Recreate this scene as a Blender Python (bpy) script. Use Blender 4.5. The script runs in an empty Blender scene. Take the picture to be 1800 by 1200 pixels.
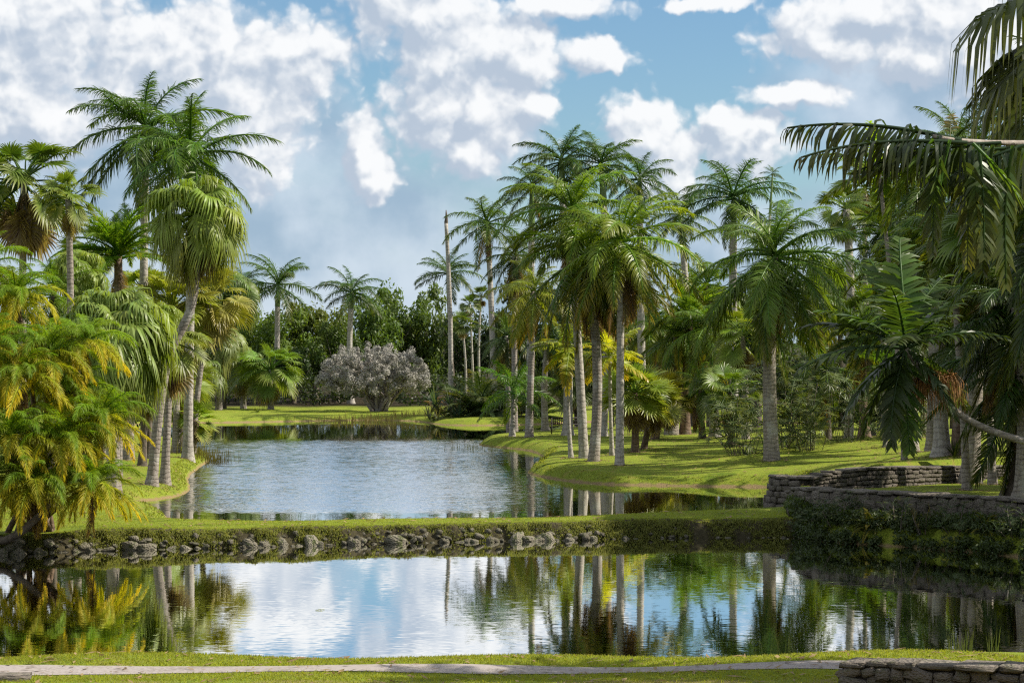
import bpy, math, random
import numpy as np
from mathutils import Vector, Matrix, Euler
random.seed(7)
SC = bpy.context.scene
COL = SC.collection
R = lambda a: a * (math.pi / 180)
# ------------------------------------------------------------------ camera, sky, sun, exposure
FPX, CAMZ = 4500.0, 6.0            # focal length in photo pixels (1800 wide), eye height above the water
SUN_AZ, SUN_EL = R(87), R(43)      # azimuth measured clockwise from the view direction (+Y)
cam = bpy.data.cameras.new('camera')
cam.sensor_width = 36.0
cam.lens = FPX / 1800.0 * 36.0
cam.clip_start, cam.clip_end = 0.5, 20000
co = bpy.data.objects.new('camera', cam)
COL.objects.link(co)
co.location = (0, 0, CAMZ)
co.rotation_euler = (R(90), 0, 0)
SC.camera = co
SC.render.engine = 'CYCLES'
SC.cycles.max_bounces = 7
SC.cycles.diffuse_bounces = 3
SC.cycles.glossy_bounces = 3
SC.cycles.transmission_bounces = 4
SC.cycles.transparent_max_bounces = 4
SC.cycles.caustics_reflective = False
SC.cycles.caustics_refractive = False
SC.cycles.sample_clamp_indirect = 6
SC.cycles.use_denoising = False
SC.cycles.pixel_filter_type = 'BLACKMAN_HARRIS'
SC.cycles.filter_width = 1.25
SC.view_settings.view_transform = 'Standard'
SC.view_settings.look = 'None'
SC.view_settings.gamma = 1
SC.view_settings.use_curve_mapping = False
SC.view_settings.exposure = 0.72
SUNV = Vector((math.sin(SUN_AZ) * math.cos(SUN_EL), math.cos(SUN_AZ) * math.cos(SUN_EL), math.sin(SUN_EL)))
sl = bpy.data.lights.new('sun', 'SUN')
sl.energy = 5.0
sl.angle = R(0.5)
sl.color = (1.0, 0.93, 0.80)
so = bpy.data.objects.new('sun', sl)
COL.objects.link(so)
so.rotation_euler = SUNV.to_track_quat('Z', 'Y').to_euler()
so.location = (60, 40, 80)

class NT:
    """small helper to write node trees"""
    def __init__(self, tree):
        self.t = tree; self.n = tree.nodes; self.l = tree.links
    def new(self, typ, **kw):
        x = self.n.new(typ)
        for k, v in kw.items(): setattr(x, k, v)
        return x
    def put(self, sock, v):
        if isinstance(v, bpy.types.NodeSocket): self.l.new(v, sock)
        elif v is not None: sock.default_value = v
    def m(self, op, a, b=None, c=None, clamp=False):
        x = self.new('ShaderNodeMath', operation=op, use_clamp=clamp)
        self.put(x.inputs[0], a); self.put(x.inputs[1], b); self.put(x.inputs[2], c)
        return x.outputs[0]
    def vm(self, op, a, b=None):
        x = self.new('ShaderNodeVectorMath', operation=op)
        self.put(x.inputs[0], a); self.put(x.inputs[1], b)
        return x.outputs[0] if op not in ('LENGTH', 'DOT_PRODUCT') else x.outputs['Value']
    def mix(self, f, a, b, typ='MIX'):
        x = self.new('ShaderNodeMix', data_type='RGBA', blend_type=typ)
        x.clamp_factor = True
        self.put(x.inputs[0], f); self.put(x.inputs[6], a); self.put(x.inputs[7], b)
        return x.outputs[2]
    def noise(self, vec, scale, detail=3, rough=0.5, dist=0.0):
        x = self.new('ShaderNodeTexNoise')
        self.put(x.inputs['Vector'], vec)
        x.inputs['Scale'].default_value = scale; x.inputs['Detail'].default_value = detail
        x.inputs['Roughness'].default_value = rough; x.inputs['Distortion'].default_value = dist
        return x
    def ss(self, x, lo, hi):
        n = self.new('ShaderNodeMapRange', interpolation_type='SMOOTHSTEP')
        self.put(n.inputs[0], x); self.put(n.inputs[1], lo); self.put(n.inputs[2], hi)
        return n.outputs[0]
    def comb(self, x, y, z=0.0):
        n = self.new('ShaderNodeCombineXYZ')
        self.put(n.inputs[0], x); self.put(n.inputs[1], y); self.put(n.inputs[2], z)
        return n.outputs[0]

def build_world():
    w = bpy.data.worlds.new('World'); SC.world = w; w.use_nodes = True
    w.cycles.sampling_method = 'MANUAL'; w.cycles.sample_map_resolution = 512
    w.node_tree.nodes.clear()
    g = NT(w.node_tree)
    out = g.new('ShaderNodeOutputWorld'); bg = g.new('ShaderNodeBackground')
    g.l.new(bg.outputs[0], out.inputs[0])
    sky = g.new('ShaderNodeTexSky', sky_type='NISHITA')
    sky.sun_disc = False; sky.sun_elevation = SUN_EL; sky.sun_rotation = SUN_AZ
    sky.air_density = 1.0; sky.dust_density = 0.2; sky.ozone_density = 1.0
    d = g.new('ShaderNodeTexCoord').outputs['Generated']
    sx = g.new('ShaderNodeSeparateXYZ'); g.l.new(d, sx.inputs[0])
    u = g.m('ARCTAN2', sx.outputs[0], sx.outputs[1])
    v = g.m('ARCSINE', sx.outputs[2])
    # units of 100 photo pixels
    U = g.m('MULTIPLY', u, 45.0); V = g.m('MULTIPLY', v, 45.0)
    uv = g.comb(U, V, 0.0)
    puffs = [  # px, py, rx, ry
        (0, 60, 260, 110), (90, 30, 130, 60), (215, 170, 95, 70), (110, 225, 110, 60), (300, 110, 170, 75), (375, 100, 70, 75), (430, 190, 110, 100), (500, 110, 120, 60), (455, 270, 60, 60), (20, 190, 120, 70), (540, 90, 60, 40),
        (690, 10, 70, 60), (760, 45, 110, 75), (870, 95, 120, 65), (800, 110, 110, 75), (775, 185, 95, 78), (850, 210, 105, 64), (935, 185, 45, 30), (930, 110, 60, 45),
        (640, 270, 42, 58), (655, 310, 38, 34), (820, 262, 60, 34),
        (1130, 235, 66, 60), (1180, 290, 66, 66), (1310, 250, 76, 56), (1275, 222, 36, 26), (1345, 222, 34, 26),
        (1470, 82, 130, 38), (1440, 62, 80, 38), (1520, 35, 140, 40), (1640, 40, 130, 65), (1620, 110, 90, 42), (1700, 90, 90, 70),
        (1590, 100, 80, 44), (1390, 172, 90, 20), (1045, 100, 75, 24), (985, 20, 110, 20), (1240, 12, 70, 12)]
    grp = bpy.data.node_groups.new('cloud_density', 'ShaderNodeTree')
    grp.interface.new_socket('P', in_out='INPUT', socket_type='NodeSocketVector')
    grp.interface.new_socket('D', in_out='OUTPUT', socket_type='NodeSocketFloat')
    h = NT(grp)
    gi = h.new('NodeGroupInput'); go = h.new('NodeGroupOutput')
    P = gi.outputs[0]
    wn = h.noise(P, 1.0, 3, 0.5)
    wv = h.vm('MULTIPLY', h.vm('SUBTRACT', wn.outputs['Color'], (0.5, 0.5, 0.5)), (0.7, 0.6, 0.0))
    wn2 = h.noise(P, 4.0, 3, 0.5)
    wv2 = h.vm('MULTIPLY', h.vm('SUBTRACT', wn2.outputs['Color'], (0.5, 0.5, 0.5)), (0.24, 0.22, 0.0))
    Q = h.vm('ADD', h.vm('ADD', P, wv), wv2)
    acc = None
    for (px, py, rx, ry) in puffs:
        c = h.vm('SUBTRACT', Q, ((px - 900) / 100, (600 - py) / 100, 0))
        c = h.vm('MULTIPLY', c, (100 / (rx * 1.22), 100 / (ry * 1.42), 0))
        f = h.m('SUBTRACT', 1.0, h.vm('LENGTH', c))
        acc = f if acc is None else h.m('SMOOTH_MAX', acc, f, 0.12)
    # the rest of the sky: the same kind of cumulus, scattered by noise outside the framed part
    far = h.noise(P, 0.16, 3, 0.5)
    off = h.ss(h.vm('LENGTH', h.vm('MULTIPLY', P, (1 / 10.5, 1 / 7.5, 0))), 0.85, 1.25)
    gen = h.m('MULTIPLY', h.m('SUBTRACT', far.outputs[0], 0.40), 4.0)
    gen = h.m('SUBTRACT', h.m('MULTIPLY', h.m('ADD', gen, 3.0), off), 3.0)
    acc = h.m('MAXIMUM', h.m('SMOOTH_MAX', acc, gen, 0.2), -2.0)
    # billows: rounded cells, several sizes
    def billow(sc):
        vo = h.new('ShaderNodeTexVoronoi', feature='SMOOTH_F1'); h.l.new(Q, vo.inputs['Vector']); vo.inputs['Scale'].default_value = sc
        vo.inputs['Smoothness'].default_value = 0.6; vo.voronoi_dimensions = '2D'
        return h.m('SUBTRACT', 0.50, vo.outputs['Distance'])
    bl = h.m('ADD', h.m('MULTIPLY', billow(1.9), 0.50), h.m('MULTIPLY', billow(5.0), 0.26))
    fb = h.noise(P, 2.4, 5, 0.55)
    n2 = h.m('MULTIPLY', h.m('SUBTRACT', fb.outputs[0], 0.5), 0.42)
    h.l.new(h.m('ADD', acc, h.m('ADD', n2, bl)), go.inputs[0])
    def dens(vec):
        x = g.new('ShaderNodeGroup'); x.node_tree = grp
        g.l.new(vec, x.inputs[0]); return x.outputs[0]
    D0 = dens(uv)
    D2 = dens(g.vm('ADD', uv, (0.20, 0.30, 0.0)))
    a = g.ss(D0, -0.03, 0.44)
    lit = g.ss(g.m('SUBTRACT', D0, D2), -0.40, 0.50)
    # ---- thin grey layer behind the puffs
    veil = [(120, 320, 520, 330), (380, 290, 300, 270), (730, 480, 330, 190), (850, 220, 120, 130), (1600, 190, 300, 140), (1700, 140, 240, 160), (900, 570, 1900, 210), (1600, 440, 600, 120), (1230, 410, 300, 70), (560, 440, 400, 200)]
    wn = g.noise(uv, 0.6, 4, 0.5)
    wv = g.vm('MULTIPLY', g.vm('SUBTRACT', wn.outputs['Color'], (0.5, 0.5, 0.5)), (1.8, 1.2, 0.0))
    Q = g.vm('ADD', uv, wv)
    va = None
    for (px, py, rx, ry) in veil:
        c = g.vm('SUBTRACT', Q, ((px - 900) / 100, (600 - py) / 100, 0))
        c = g.vm('MULTIPLY', c, (100 / rx, 100 / ry, 0))
        f = g.m('SUBTRACT', 1.0, g.vm('DOT_PRODUCT', c, c))
        va = f if va is None else g.m('SMOOTH_MAX', va, f, 0.4)
    fb = g.noise(g.vm('MULTIPLY', uv, (0.8, 1.4, 1)), 0.7, 6, 0.5)
    va = g.m('ADD', va, g.m('MULTIPLY', g.m('SUBTRACT', fb.outputs[0], 0.5), 1.3))
    off = g.ss(g.vm('LENGTH', g.vm('MULTIPLY', uv, (1 / 10.5, 1 / 7.5, 0))), 0.85, 1.25)
    va = g.m('MAXIMUM', va, g.m('SUBTRACT', g.m('MULTIPLY', off, g.m('ADD', 1.6, g.m('MULTIPLY', g.m('SUBTRACT', g.noise(uv, 0.2, 4, 0.5).outputs[0], 0.5), 3.0))), 1.0))
    va = g.m('MULTIPLY', g.ss(va, -0.25, 1.0), 0.92)
    fb2 = g.noise(uv, 0.55, 6, 0.5)
    veilcol = g.mix(g.ss(fb2.outputs[0], 0.33, 0.66), VEIL_LO, VEIL_HI)
    puffcol = g.mix(lit, PUFF_LO, PUFF_HI)
    skyc = g.mix(1.0, sky.outputs[0], SKY_MUL, 'MULTIPLY')
    c1 = g.mix(va, skyc, veilcol)
    c2 = g.mix(g.m('MULTIPLY', a, 0.95), c1, puffcol)
    # below the horizon: plain dim ground tone, as the land goes on
    c3 = g.mix(g.ss(v, -0.004, -0.03), c2, (0.10, 0.11, 0.08, 1))
    g.l.new(c3, bg.inputs['Color'])
    bg.inputs['Strength'].default_value = 1.0
SKY_MUL = (0.042, 0.055, 0.067, 1)
VEIL_LO, VEIL_HI = (0.215, 0.295, 0.385, 1), (0.39, 0.45, 0.52, 1)
PUFF_LO, PUFF_HI = (0.30, 0.35, 0.42, 1), (0.60, 0.605, 0.61, 1)
build_world()

# ------------------------------------------------------------------ small helpers
def at(px, py, d):
    """a photo pixel at distance d -> world point"""
    return Vector(((px - 900) * d / FPX, d, CAMZ - (py - 600) * d / FPX))
def wl(px, py):
    """the point of the water surface seen at a photo pixel"""
    d = FPX * CAMZ / (py - 600.0)
    return ((px - 900) * d / FPX, d)

def props(o, label=None, cat=None, group=None, kind=None):
    if label: o['label'] = label
    if cat: o['category'] = cat
    if group: o['group'] = group
    if kind: o['kind'] = kind
    return o
def obj(name, me, parent=None, mat=None):
    o = bpy.data.objects.new(name, me); COL.objects.link(o)
    if parent: o.parent = parent
    if mat and not me.materials: me.materials.append(mat)
    return o
def thing(name, label, cat, loc=(0, 0, 0), group=None):
    o = bpy.data.objects.new(name, None); COL.objects.link(o)
    o.empty_display_size = 0.3; o.location = loc
    return props(o, label, cat, group)

def np_mesh(name, V, Q=None, T=None, C=None, smooth=False, mat=None):
    """mesh from numpy arrays: verts, quads, tris, per-vertex colour attribute 'c'"""
    me = bpy.data.meshes.new(name)
    V = np.asarray(V, np.float32).reshape(-1, 3)
    Q = np.zeros((0, 4), np.int32) if Q is None else np.asarray(Q, np.int32).reshape(-1, 4)
    T = np.zeros((0, 3), np.int32) if T is None else np.asarray(T, np.int32).reshape(-1, 3)
    me.vertices.add(len(V)); me.vertices.foreach_set('co', V.ravel())
    nl = len(Q) * 4 + len(T) * 3
    me.loops.add(nl); me.loops.foreach_set('vertex_index', np.concatenate([Q.ravel(), T.ravel()]))
    me.polygons.add(len(Q) + len(T))
    st = np.concatenate([np.arange(len(Q)) * 4, len(Q) * 4 + np.arange(len(T)) * 3]).astype(np.int32)
    me.polygons.foreach_set('loop_start', st)
    if smooth: me.polygons.foreach_set('use_smooth', np.ones(len(Q) + len(T), bool))
    me.update(calc_edges=True)
    if C is not None:
        a = me.color_attributes.new('c', 'FLOAT_COLOR', 'POINT')
        a.data.foreach_set('color', np.asarray(C, np.float32).ravel())
    if mat: me.materials.append(mat)
    return me

class Acc:
    """collects numpy pieces into one mesh"""
    def __init__(self): self.V = []; self.Q = []; self.T = []; self.C = []; self.n = 0
    def add(self, V, Q=None, T=None, C=None):
        V = np.asarray(V, float).reshape(-1, 3)
        self.V.append(V)
        if Q is not None and len(Q): self.Q.append(np.asarray(Q).reshape(-1, 4) + self.n)
        if T is not None and len(T): self.T.append(np.asarray(T).reshape(-1, 3) + self.n)
        if C is None: C = np.tile([0.5, 0, 0, 1], (len(V), 1))
        self.C.append(np.asarray(C, float).reshape(-1, 4))
        self.n += len(V)
    def mesh(self, name, mat=None, smooth=False):
        return np_mesh(name, np.concatenate(self.V), np.concatenate(self.Q) if self.Q else None,
                       np.concatenate(self.T) if self.T else None, np.concatenate(self.C), smooth, mat)

def nrm(a): return a / np.maximum(np.linalg.norm(a, axis=-1, keepdims=True), 1e-9)

def strips(P, D, W, L, w, G, ts, prof, rnd, fr):
    """N leaf strips: base P, direction D, width vector W, length L, width w; G (K,) or (N,K) = pull of gravity per segment"""
    N = len(P); K = len(ts) - 1
    G = np.broadcast_to(np.asarray(G, float), (N, K))
    pts = np.zeros((N, K + 1, 3)); pts[:, 0] = P
    down = np.array([0, 0, -1.0])
    for j in range(K):
        dj = nrm(D * (1 - G[:, j:j + 1]) + down * G[:, j:j + 1])
        pts[:, j + 1] = pts[:, j] + dj * (L * (ts[j + 1] - ts[j]))[:, None]
    hw = 0.5 * w[:, None] * np.asarray(prof)[None, :]
    A = pts - W[:, None, :] * hw[..., None]; B = pts + W[:, None, :] * hw[..., None]
    V = np.stack([A, B], 2).reshape(-1, 3)
    base = (np.arange(N) * (K + 1) * 2)[:, None] + (np.arange(K) * 2)[None, :]
    Q = np.stack([base, base + 1, base + 3, base + 2], -1).reshape(-1, 4)
    C = np.zeros((N, K + 1, 2, 4)); C[..., 0] = rnd[:, None, None]; C[..., 1] = np.asarray(ts)[None, :, None]
    C[..., 2] = fr[:, None, None]; C[..., 3] = 1
    return V, Q, C.reshape(-1, 4)

def tube(path, rad, sides=8, cap=True):
    path = np.asarray(path, float); rad = np.asarray(rad, float); n = len(path)
    T = nrm(np.gradient(path, axis=0))
    ref = np.array([0.0, 1.0, 0.02]) if abs(T[0, 2]) > 0.5 else np.array([0.0, 0.0, 1.0])
    S = nrm(np.cross(T, ref)); N = np.cross(S, T)
    a = np.linspace(0, 2 * np.pi, sides, endpoint=False)
    V = path[:, None] + rad[:, None, None] * (np.cos(a)[None, :, None] * S[:, None] + np.sin(a)[None, :, None] * N[:, None])
    i = np.arange(n - 1)[:, None] * sides; j = np.arange(sides)[None, :]; j2 = (j + 1) % sides
    Q = np.stack([i + j, i + j2, i + sides + j2, i + sides + j], -1).reshape(-1, 4)
    V = V.reshape(-1, 3); Tt = []
    if cap:
        V = np.concatenate([V, path[-1:]]); k = (n - 1) * sides
        Tt = [(k + q, k + (q + 1) % sides, len(V) - 1) for q in range(sides)]
    return V, Q, Tt

# ------------------------------------------------------------------ materials
MATS = {}
def mat(name):
    m = bpy.data.materials.new(name); m.use_nodes = True; m.node_tree.nodes.clear()
    g = NT(m.node_tree); out = g.new('ShaderNodeOutputMaterial')
    MATS[name] = m
    return m, g, out
def principled(g, color, rough=0.6, spec=0.4, normal=None):
    b = g.new('ShaderNodeBsdfPrincipled')
    g.put(b.inputs['Base Color'], color); g.put(b.inputs['Roughness'], rough)
    b.inputs['Specular IOR Level'].default_value = spec
    if normal is not None: g.l.new(normal, b.inputs['Normal'])
    return b.outputs[0]
def bump(g, height, strength=0.5, dist=0.02):
    b = g.new('ShaderNodeBump'); b.inputs['Strength'].default_value = strength; b.inputs['Distance'].default_value = dist
    g.l.new(height, b.inputs['Height']); return b.outputs[0]

def leaf_mat(name, tip=(0.42, 0.24, 0.03), transl=0.42, rough=0.38, gloss=0.36, through=(1.5, 1.45, 0.55, 1)):
    m, g, out = mat(name)
    oi = g.new('ShaderNodeObjectInfo'); at_ = g.new('ShaderNodeAttribute', attribute_name='c')
    sp = g.new('ShaderNodeSeparateColor'); g.l.new(at_.outputs['Color'], sp.inputs[0])
    hs = g.new('ShaderNodeHueSaturation')
    g.l.new(oi.outputs['Color'], hs.inputs['Color'])
    # each leaflet and each frond a little different
    g.l.new(g.m('ADD', 0.485, g.m('MULTIPLY', sp.outputs[0], 0.03)), hs.inputs['Hue'])
    val = g.m('ADD', 0.62, g.m('ADD', g.m('MULTIPLY', sp.outputs[0], 0.45), g.m('MULTIPLY', oi.outputs['Random'], 0.35)))
    g.l.new(val, hs.inputs['Value'])
    col = hs.outputs[0]
    # dry tips and older fronds (object alpha = how far they have turned)
    amt = g.m('MULTIPLY', oi.outputs['Alpha'], g.ss(g.m('ADD', g.m('MULTIPLY', sp.outputs[1], 0.6), g.m('ADD', g.m('MULTIPLY', sp.outputs[2], 0.55), g.m('MULTIPLY', sp.outputs[0], 0.35))), 0.35, 1.15))
    col = g.mix(amt, col, tip + (1,))
    p = principled(g, col, rough, gloss)
    tr = g.new('ShaderNodeBsdfTranslucent')
    tc = g.mix(1.0, col, through, 'MULTIPLY')
    g.l.new(tc, tr.inputs['Color'])
    mx = g.new('ShaderNodeMixShader'); mx.inputs[0].default_value = transl
    g.l.new(p, mx.inputs[1]); g.l.new(tr.outputs[0], mx.inputs[2]); g.l.new(mx.outputs[0], out.inputs[0])
    return m
M_FROND = leaf_mat('palm frond')
M_DATE = leaf_mat('date palm frond', tip=(0.74, 0.53, 0.02), transl=0.5, rough=.5, gloss=.22)
M_FAN = leaf_mat('fan palm leaf', tip=(0.45, 0.36, 0.10), transl=0.34, rough=0.45)
M_LEAF = leaf_mat('broad leaf', transl=0.42, rough=0.5, gloss=0.35)

M_SILVER = leaf_mat('silver leaf', transl=.25, rough=.6, gloss=.3, through=(1, 1, 1, 1))
def bark_mat(name, c1, c2, ring=14.0, ringamt=0.35, spots=0.5):
    m, g, out = mat(name)
    tc = g.new('ShaderNodeTexCoord').outputs['Object']
    oi = g.new('ShaderNodeObjectInfo')
    pos = g.vm('ADD', tc, g.comb(g.m('MULTIPLY', oi.outputs['Random'], 50.0), 0.0, 0.0))
    n1 = g.noise(pos, 3.0, 5, 0.6); n2 = g.noise(g.vm('MULTIPLY', pos, (6, 6, 1.2)), 2.0, 4, 0.6)
    sx = g.new('ShaderNodeSeparateXYZ'); g.l.new(tc, sx.inputs[0])
    rz = g.m('ADD', g.m('MULTIPLY', sx.outputs[2], ring), g.m('MULTIPLY', n1.outputs[0], 2.2))
    rg = g.m('FRACT', rz)
    ringm = g.m('SUBTRACT', 1.0, g.ss(g.m('ABSOLUTE', g.m('SUBTRACT', rg, 0.5)), 0.0, 0.22))
    col = g.mix(g.ss(n2.outputs[0], 0.3, 0.7), c1 + (1,), c2 + (1,))
    col = g.mix(g.m('MULTIPLY', ringm, ringamt), col, tuple(0.35 * x for x in c1) + (1,))
    n3 = g.noise(pos, 1.6, 6, 0.65)
    col = g.mix(g.m('MULTIPLY', g.ss(n3.outputs[0], 0.52, 0.68), spots), col, (0.42, 0.41, 0.38, 1))
    n4 = g.noise(pos, 0.9, 5, 0.6)
    col = g.mix(g.m('MULTIPLY', g.ss(n4.outputs[0], 0.55, 0.75), spots), col, (0.06, 0.055, 0.045, 1))
    hgt = g.m('ADD', g.m('MULTIPLY', ringm, -0.6), n2.outputs[0])
    g.l.new(principled(g, col, 0.85, 0.2, bump(g, hgt, 0.6, 0.03)), out.inputs[0])
    return m
M_BARK = bark_mat('grey ringed palm bark', (0.20, 0.17, 0.145), (0.32, 0.28, 0.24), 6, 0.55, 0.6)
M_BARK_PALE = bark_mat('pale royal palm bark', (0.28, 0.25, 0.22), (0.42, 0.39, 0.345), 4, 0.40, 0.55)
M_BARK_BROWN = bark_mat('brown fibrous bark', (0.10, 0.065, 0.045), (0.20, 0.14, 0.10), 5, 0.4, 0.2)
M_BARK_DARK = bark_mat('dark wood bark', (0.07, 0.055, 0.04), (0.14, 0.115, 0.09), 2, 0.1, 0.25)
def plain_mat(name, c, rough=0.6, var=0.25, scale=6.0, spec=0.3, bumpy=0.0):
    m, g, out = mat(name)
    tc = g.new('ShaderNodeTexCoord').outputs['Object']
    n = g.noise(tc, scale, 4, 0.6)
    col = g.mix(n.outputs[0], tuple(x * (1 - var) for x in c) + (1,), tuple(x * (1 + var) for x in c) + (1,))
    nm = bump(g, n.outputs[0], bumpy, 0.05) if bumpy else None
    g.l.new(principled(g, col, rough, spec, nm), out.inputs[0])
    return m
M_SHAFT = plain_mat('green crownshaft', (0.10, 0.16, 0.035), 0.4, 0.3, 4.0, 0.5)
M_BENCH = plain_mat('dark stained wood', (0.030, 0.022, 0.018), 0.6)
M_FRUIT = plain_mat('orange fruit stalk', (0.30, 0.145, 0.04), 0.6, 0.6, 9.0)
M_SOIL = plain_mat('dark soil and moss', (0.050, 0.043, 0.024), 0.95, 0.8, 9.0, 0.1, 0.9)
M_MORTAR = plain_mat('dark wall core', (0.06, 0.05, 0.042), 0.95, 0.4, 4.0, 0.1, 0.5)

def stone_mat(name, c1, c2, moss):
    m, g, out = mat(name)
    tc = g.new('ShaderNodeTexCoord').outputs['Object']
    oi = g.new('ShaderNodeObjectInfo')
    pos = g.vm('ADD', tc, g.comb(g.m('MULTIPLY', oi.outputs['Random'], 90.0), 3.0, 1.0))
    n1 = g.noise(pos, 2.2, 5, 0.65); n2 = g.noise(pos, 9.0, 4, 0.6)
    vo = g.new('ShaderNodeTexVoronoi'); g.l.new(pos, vo.inputs['Vector']); vo.inputs['Scale'].default_value = 7.0
    col = g.mix(g.m('ADD', g.m('MULTIPLY', n1.outputs[0], 0.8), g.m('MULTIPLY', oi.outputs['Random'], 0.35)), c1 + (1,), c2 + (1,))
    col = g.mix(g.ss(vo.outputs['Distance'], 0.22, 0.05), col, tuple(0.3 * x for x in c1) + (1,))
    col = g.mix(g.m('MULTIPLY', g.ss(n1.outputs[0], 0.5, 0.64), moss), col, (0.06, 0.075, 0.02, 1))
    h = g.m('ADD', n2.outputs[0], g.m('MULTIPLY', vo.outputs['Distance'], 1.2))
    g.l.new(principled(g, col, 0.9, 0.2, bump(g, h, 0.9, 0.05)), out.inputs[0])
    return m
M_STONE = stone_mat('weathered coral rock', (0.085, 0.072, 0.06), (0.225, 0.195, 0.165), 0.45)
M_ROCK = stone_mat('mossy shore rock', (0.075, 0.065, 0.045), (0.27, 0.245, 0.19), 0.9)

# ------------------------------------------------------------------ terrain
NEAR_POND = [wl(*p) for p in [(-900, 1000), (-300, 984), (0, 975), (150, 968), (450, 961), (700, 954), (1000, 949), (1150, 945), (1380, 943),
    (1420, 948), (1500, 955), (1600, 961), (1700, 968), (1800, 979), (2000, 1008), (2400, 1090), (2300, 1130), (1800, 1150), (1690, 1155), (1640, 1172), (900, 1174), (0, 1176), (-700, 1180)]]
UPPER_POND = [wl(*p) for p in [(300, 938), (600, 936), (900, 931), (1200, 925), (1320, 917), (1350, 914), (1366, 908), (1392, 880), (1396, 862), (1380, 856), (1250, 855), (1150, 853), (1075, 852), (1012, 847), (975, 842),
    (935, 835), (925, 829), (948, 814), (958, 803), (930, 791), (880, 787), (846, 784), (840, 780), (860, 776), (900, 773), (960, 770), (1050, 768), (1150, 769), (1260, 772), (1400, 772),
    (1480, 770), (1480, 745), (1260, 741), (1130, 740), (1000, 742), (950, 746), (850, 748), (770, 747), (735, 740), (640, 738), (500, 741), (385, 743), (250, 745), (120, 750), (120, 762),
    (250, 775), (330, 786), (352, 794), (374, 806), (352, 821), (328, 838), (336, 862), (318, 872), (255, 881), (215, 886), (228, 895), (282, 901), (298, 912), (292, 926)]]
def rounded(poly, k=2):
    P = np.array(poly)
    for _ in range(k):
        N = np.roll(P, -1, 0)
        P = np.stack([0.75 * P + 0.25 * N, 0.25 * P + 0.75 * N], 1).reshape(-1, 2)
    return P
NEAR_POND = rounded(NEAR_POND, 2); UPPER_POND = rounded(UPPER_POND, 2)
def wall_rows(pts, foot):
    r = []
    for px, py, d in pts:
        p = at(px, py, d); r.append((p.x, p.y, foot if foot is not None else max(.1, p.z - 1.6), p.z))
    return r
LOWER_WALL = wall_rows([(1392, 862, 84.6), (1400, 857, 81.5), (1425, 857, 79.6), (1460, 860, 78.5), (1560, 864, 76.8), (1680, 870, 75.0), (1800, 877, 72.8), (1950, 887, 69.0), (2150, 900, 64.5)], None)
UPPER_WALL = wall_rows([(1410, 842, 86.6), (1432, 836, 87.4), (1470, 828, 88.2), (1520, 822, 88.8), (1600, 820, 90.2), (1700, 819, 93.0), (1800, 818, 96.0), (1950, 816, 99.0)], .86)
def dense_xy(rows):
    P = np.array([r[:2] for r in rows]); t = np.linspace(0, len(P) - 1, 60); i = np.arange(len(P))
    return np.stack([np.interp(t, i, P[:, 0]), np.interp(t, i, P[:, 1])], -1)
LOW_XY, UP_XY = dense_xy(LOWER_WALL), dense_xy(UPPER_WALL)
TERRACE = np.array([(x + .28, y + .28) for x, y, _, _ in LOWER_WALL] + [(60, 80), (60, 97)] + [(x, y + .05) for x, y, _, _ in UPPER_WALL[::-1]] + [(9.3, 86.3)])
UPLAWN = np.array([(x, y + .3) for x, y, _, _ in UPPER_WALL] + [(60, 100), (60, 125), (10, 125), (9.6, 95)])
def sdist(poly, X, Y):
    """signed distance, positive outside"""
    d2 = np.full(X.shape, 1e18); ins = np.zeros(X.shape, bool)
    for (x0, y0), (x1, y1) in zip(poly, np.roll(poly, -1, 0)):
        ex, ey = x1 - x0, y1 - y0; L2 = ex * ex + ey * ey + 1e-12
        t = np.clip(((X - x0) * ex + (Y - y0) * ey) / L2, 0, 1)
        d2 = np.minimum(d2, (X - x0 - t * ex) ** 2 + (Y - y0 - t * ey) ** 2)
        if y0 != y1:
            c = ((y0 > Y) != (y1 > Y)) & (X < ex * (Y - y0) / (y1 - y0) + x0)
            ins ^= c
    return np.where(ins, -1, 1) * np.sqrt(d2)
CTRL = np.array([  # x, y, height, reach
    (0, 47, .30, 3), (-12, 47, .3, 3), (12, 48, .15, 2), (0, 43.5, .40, 2), (-9, 43, .40, 2), (9, 43, .42, 2), (0, 40.5, .55, 3), (9, 40, .55, 3), (-9, 40, .5, 3), (0, 20, 2.3, 6), (0, 0, 4.3, 8), (20, 20, 2.5, 8), (-20, 20, 2.3, 8),
    (-12, 76, .55, 3), (-4, 78, .50, 3), (4, 80, .53, 3), (8.5, 82, .57, 2), (-16, 86, .5, 5), (-16, 97, .5, 4), (-14, 110, .55, 5), (-13, 126, .5, 5), (-30, 110, .8, 12),
    (3, 112, .5, 4), (6, 106, .32, 3), (10, 108, .5, 3), (6, 120, .6, 5), (3, 140, .5, 6), (10, 140, .7, 6), (14, 112, 1.0, 4), (20, 118, 1.5, 6), (30, 120, 1.6, 10), (13, 103, .85, 2), (18, 104, 1.6, 3),
    (-8, 205, .38, 12), (-25, 205, .4, 12), (0, 210, .4, 12), (12, 200, .6, 12), (40, 200, .8, 20), (0, 260, 1.0, 30), (60, 260, 1.0, 30), (-60, 260, 1.0, 30), (40, 150, 1.0, 15), (25, 150, .9, 8)], float)
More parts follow.
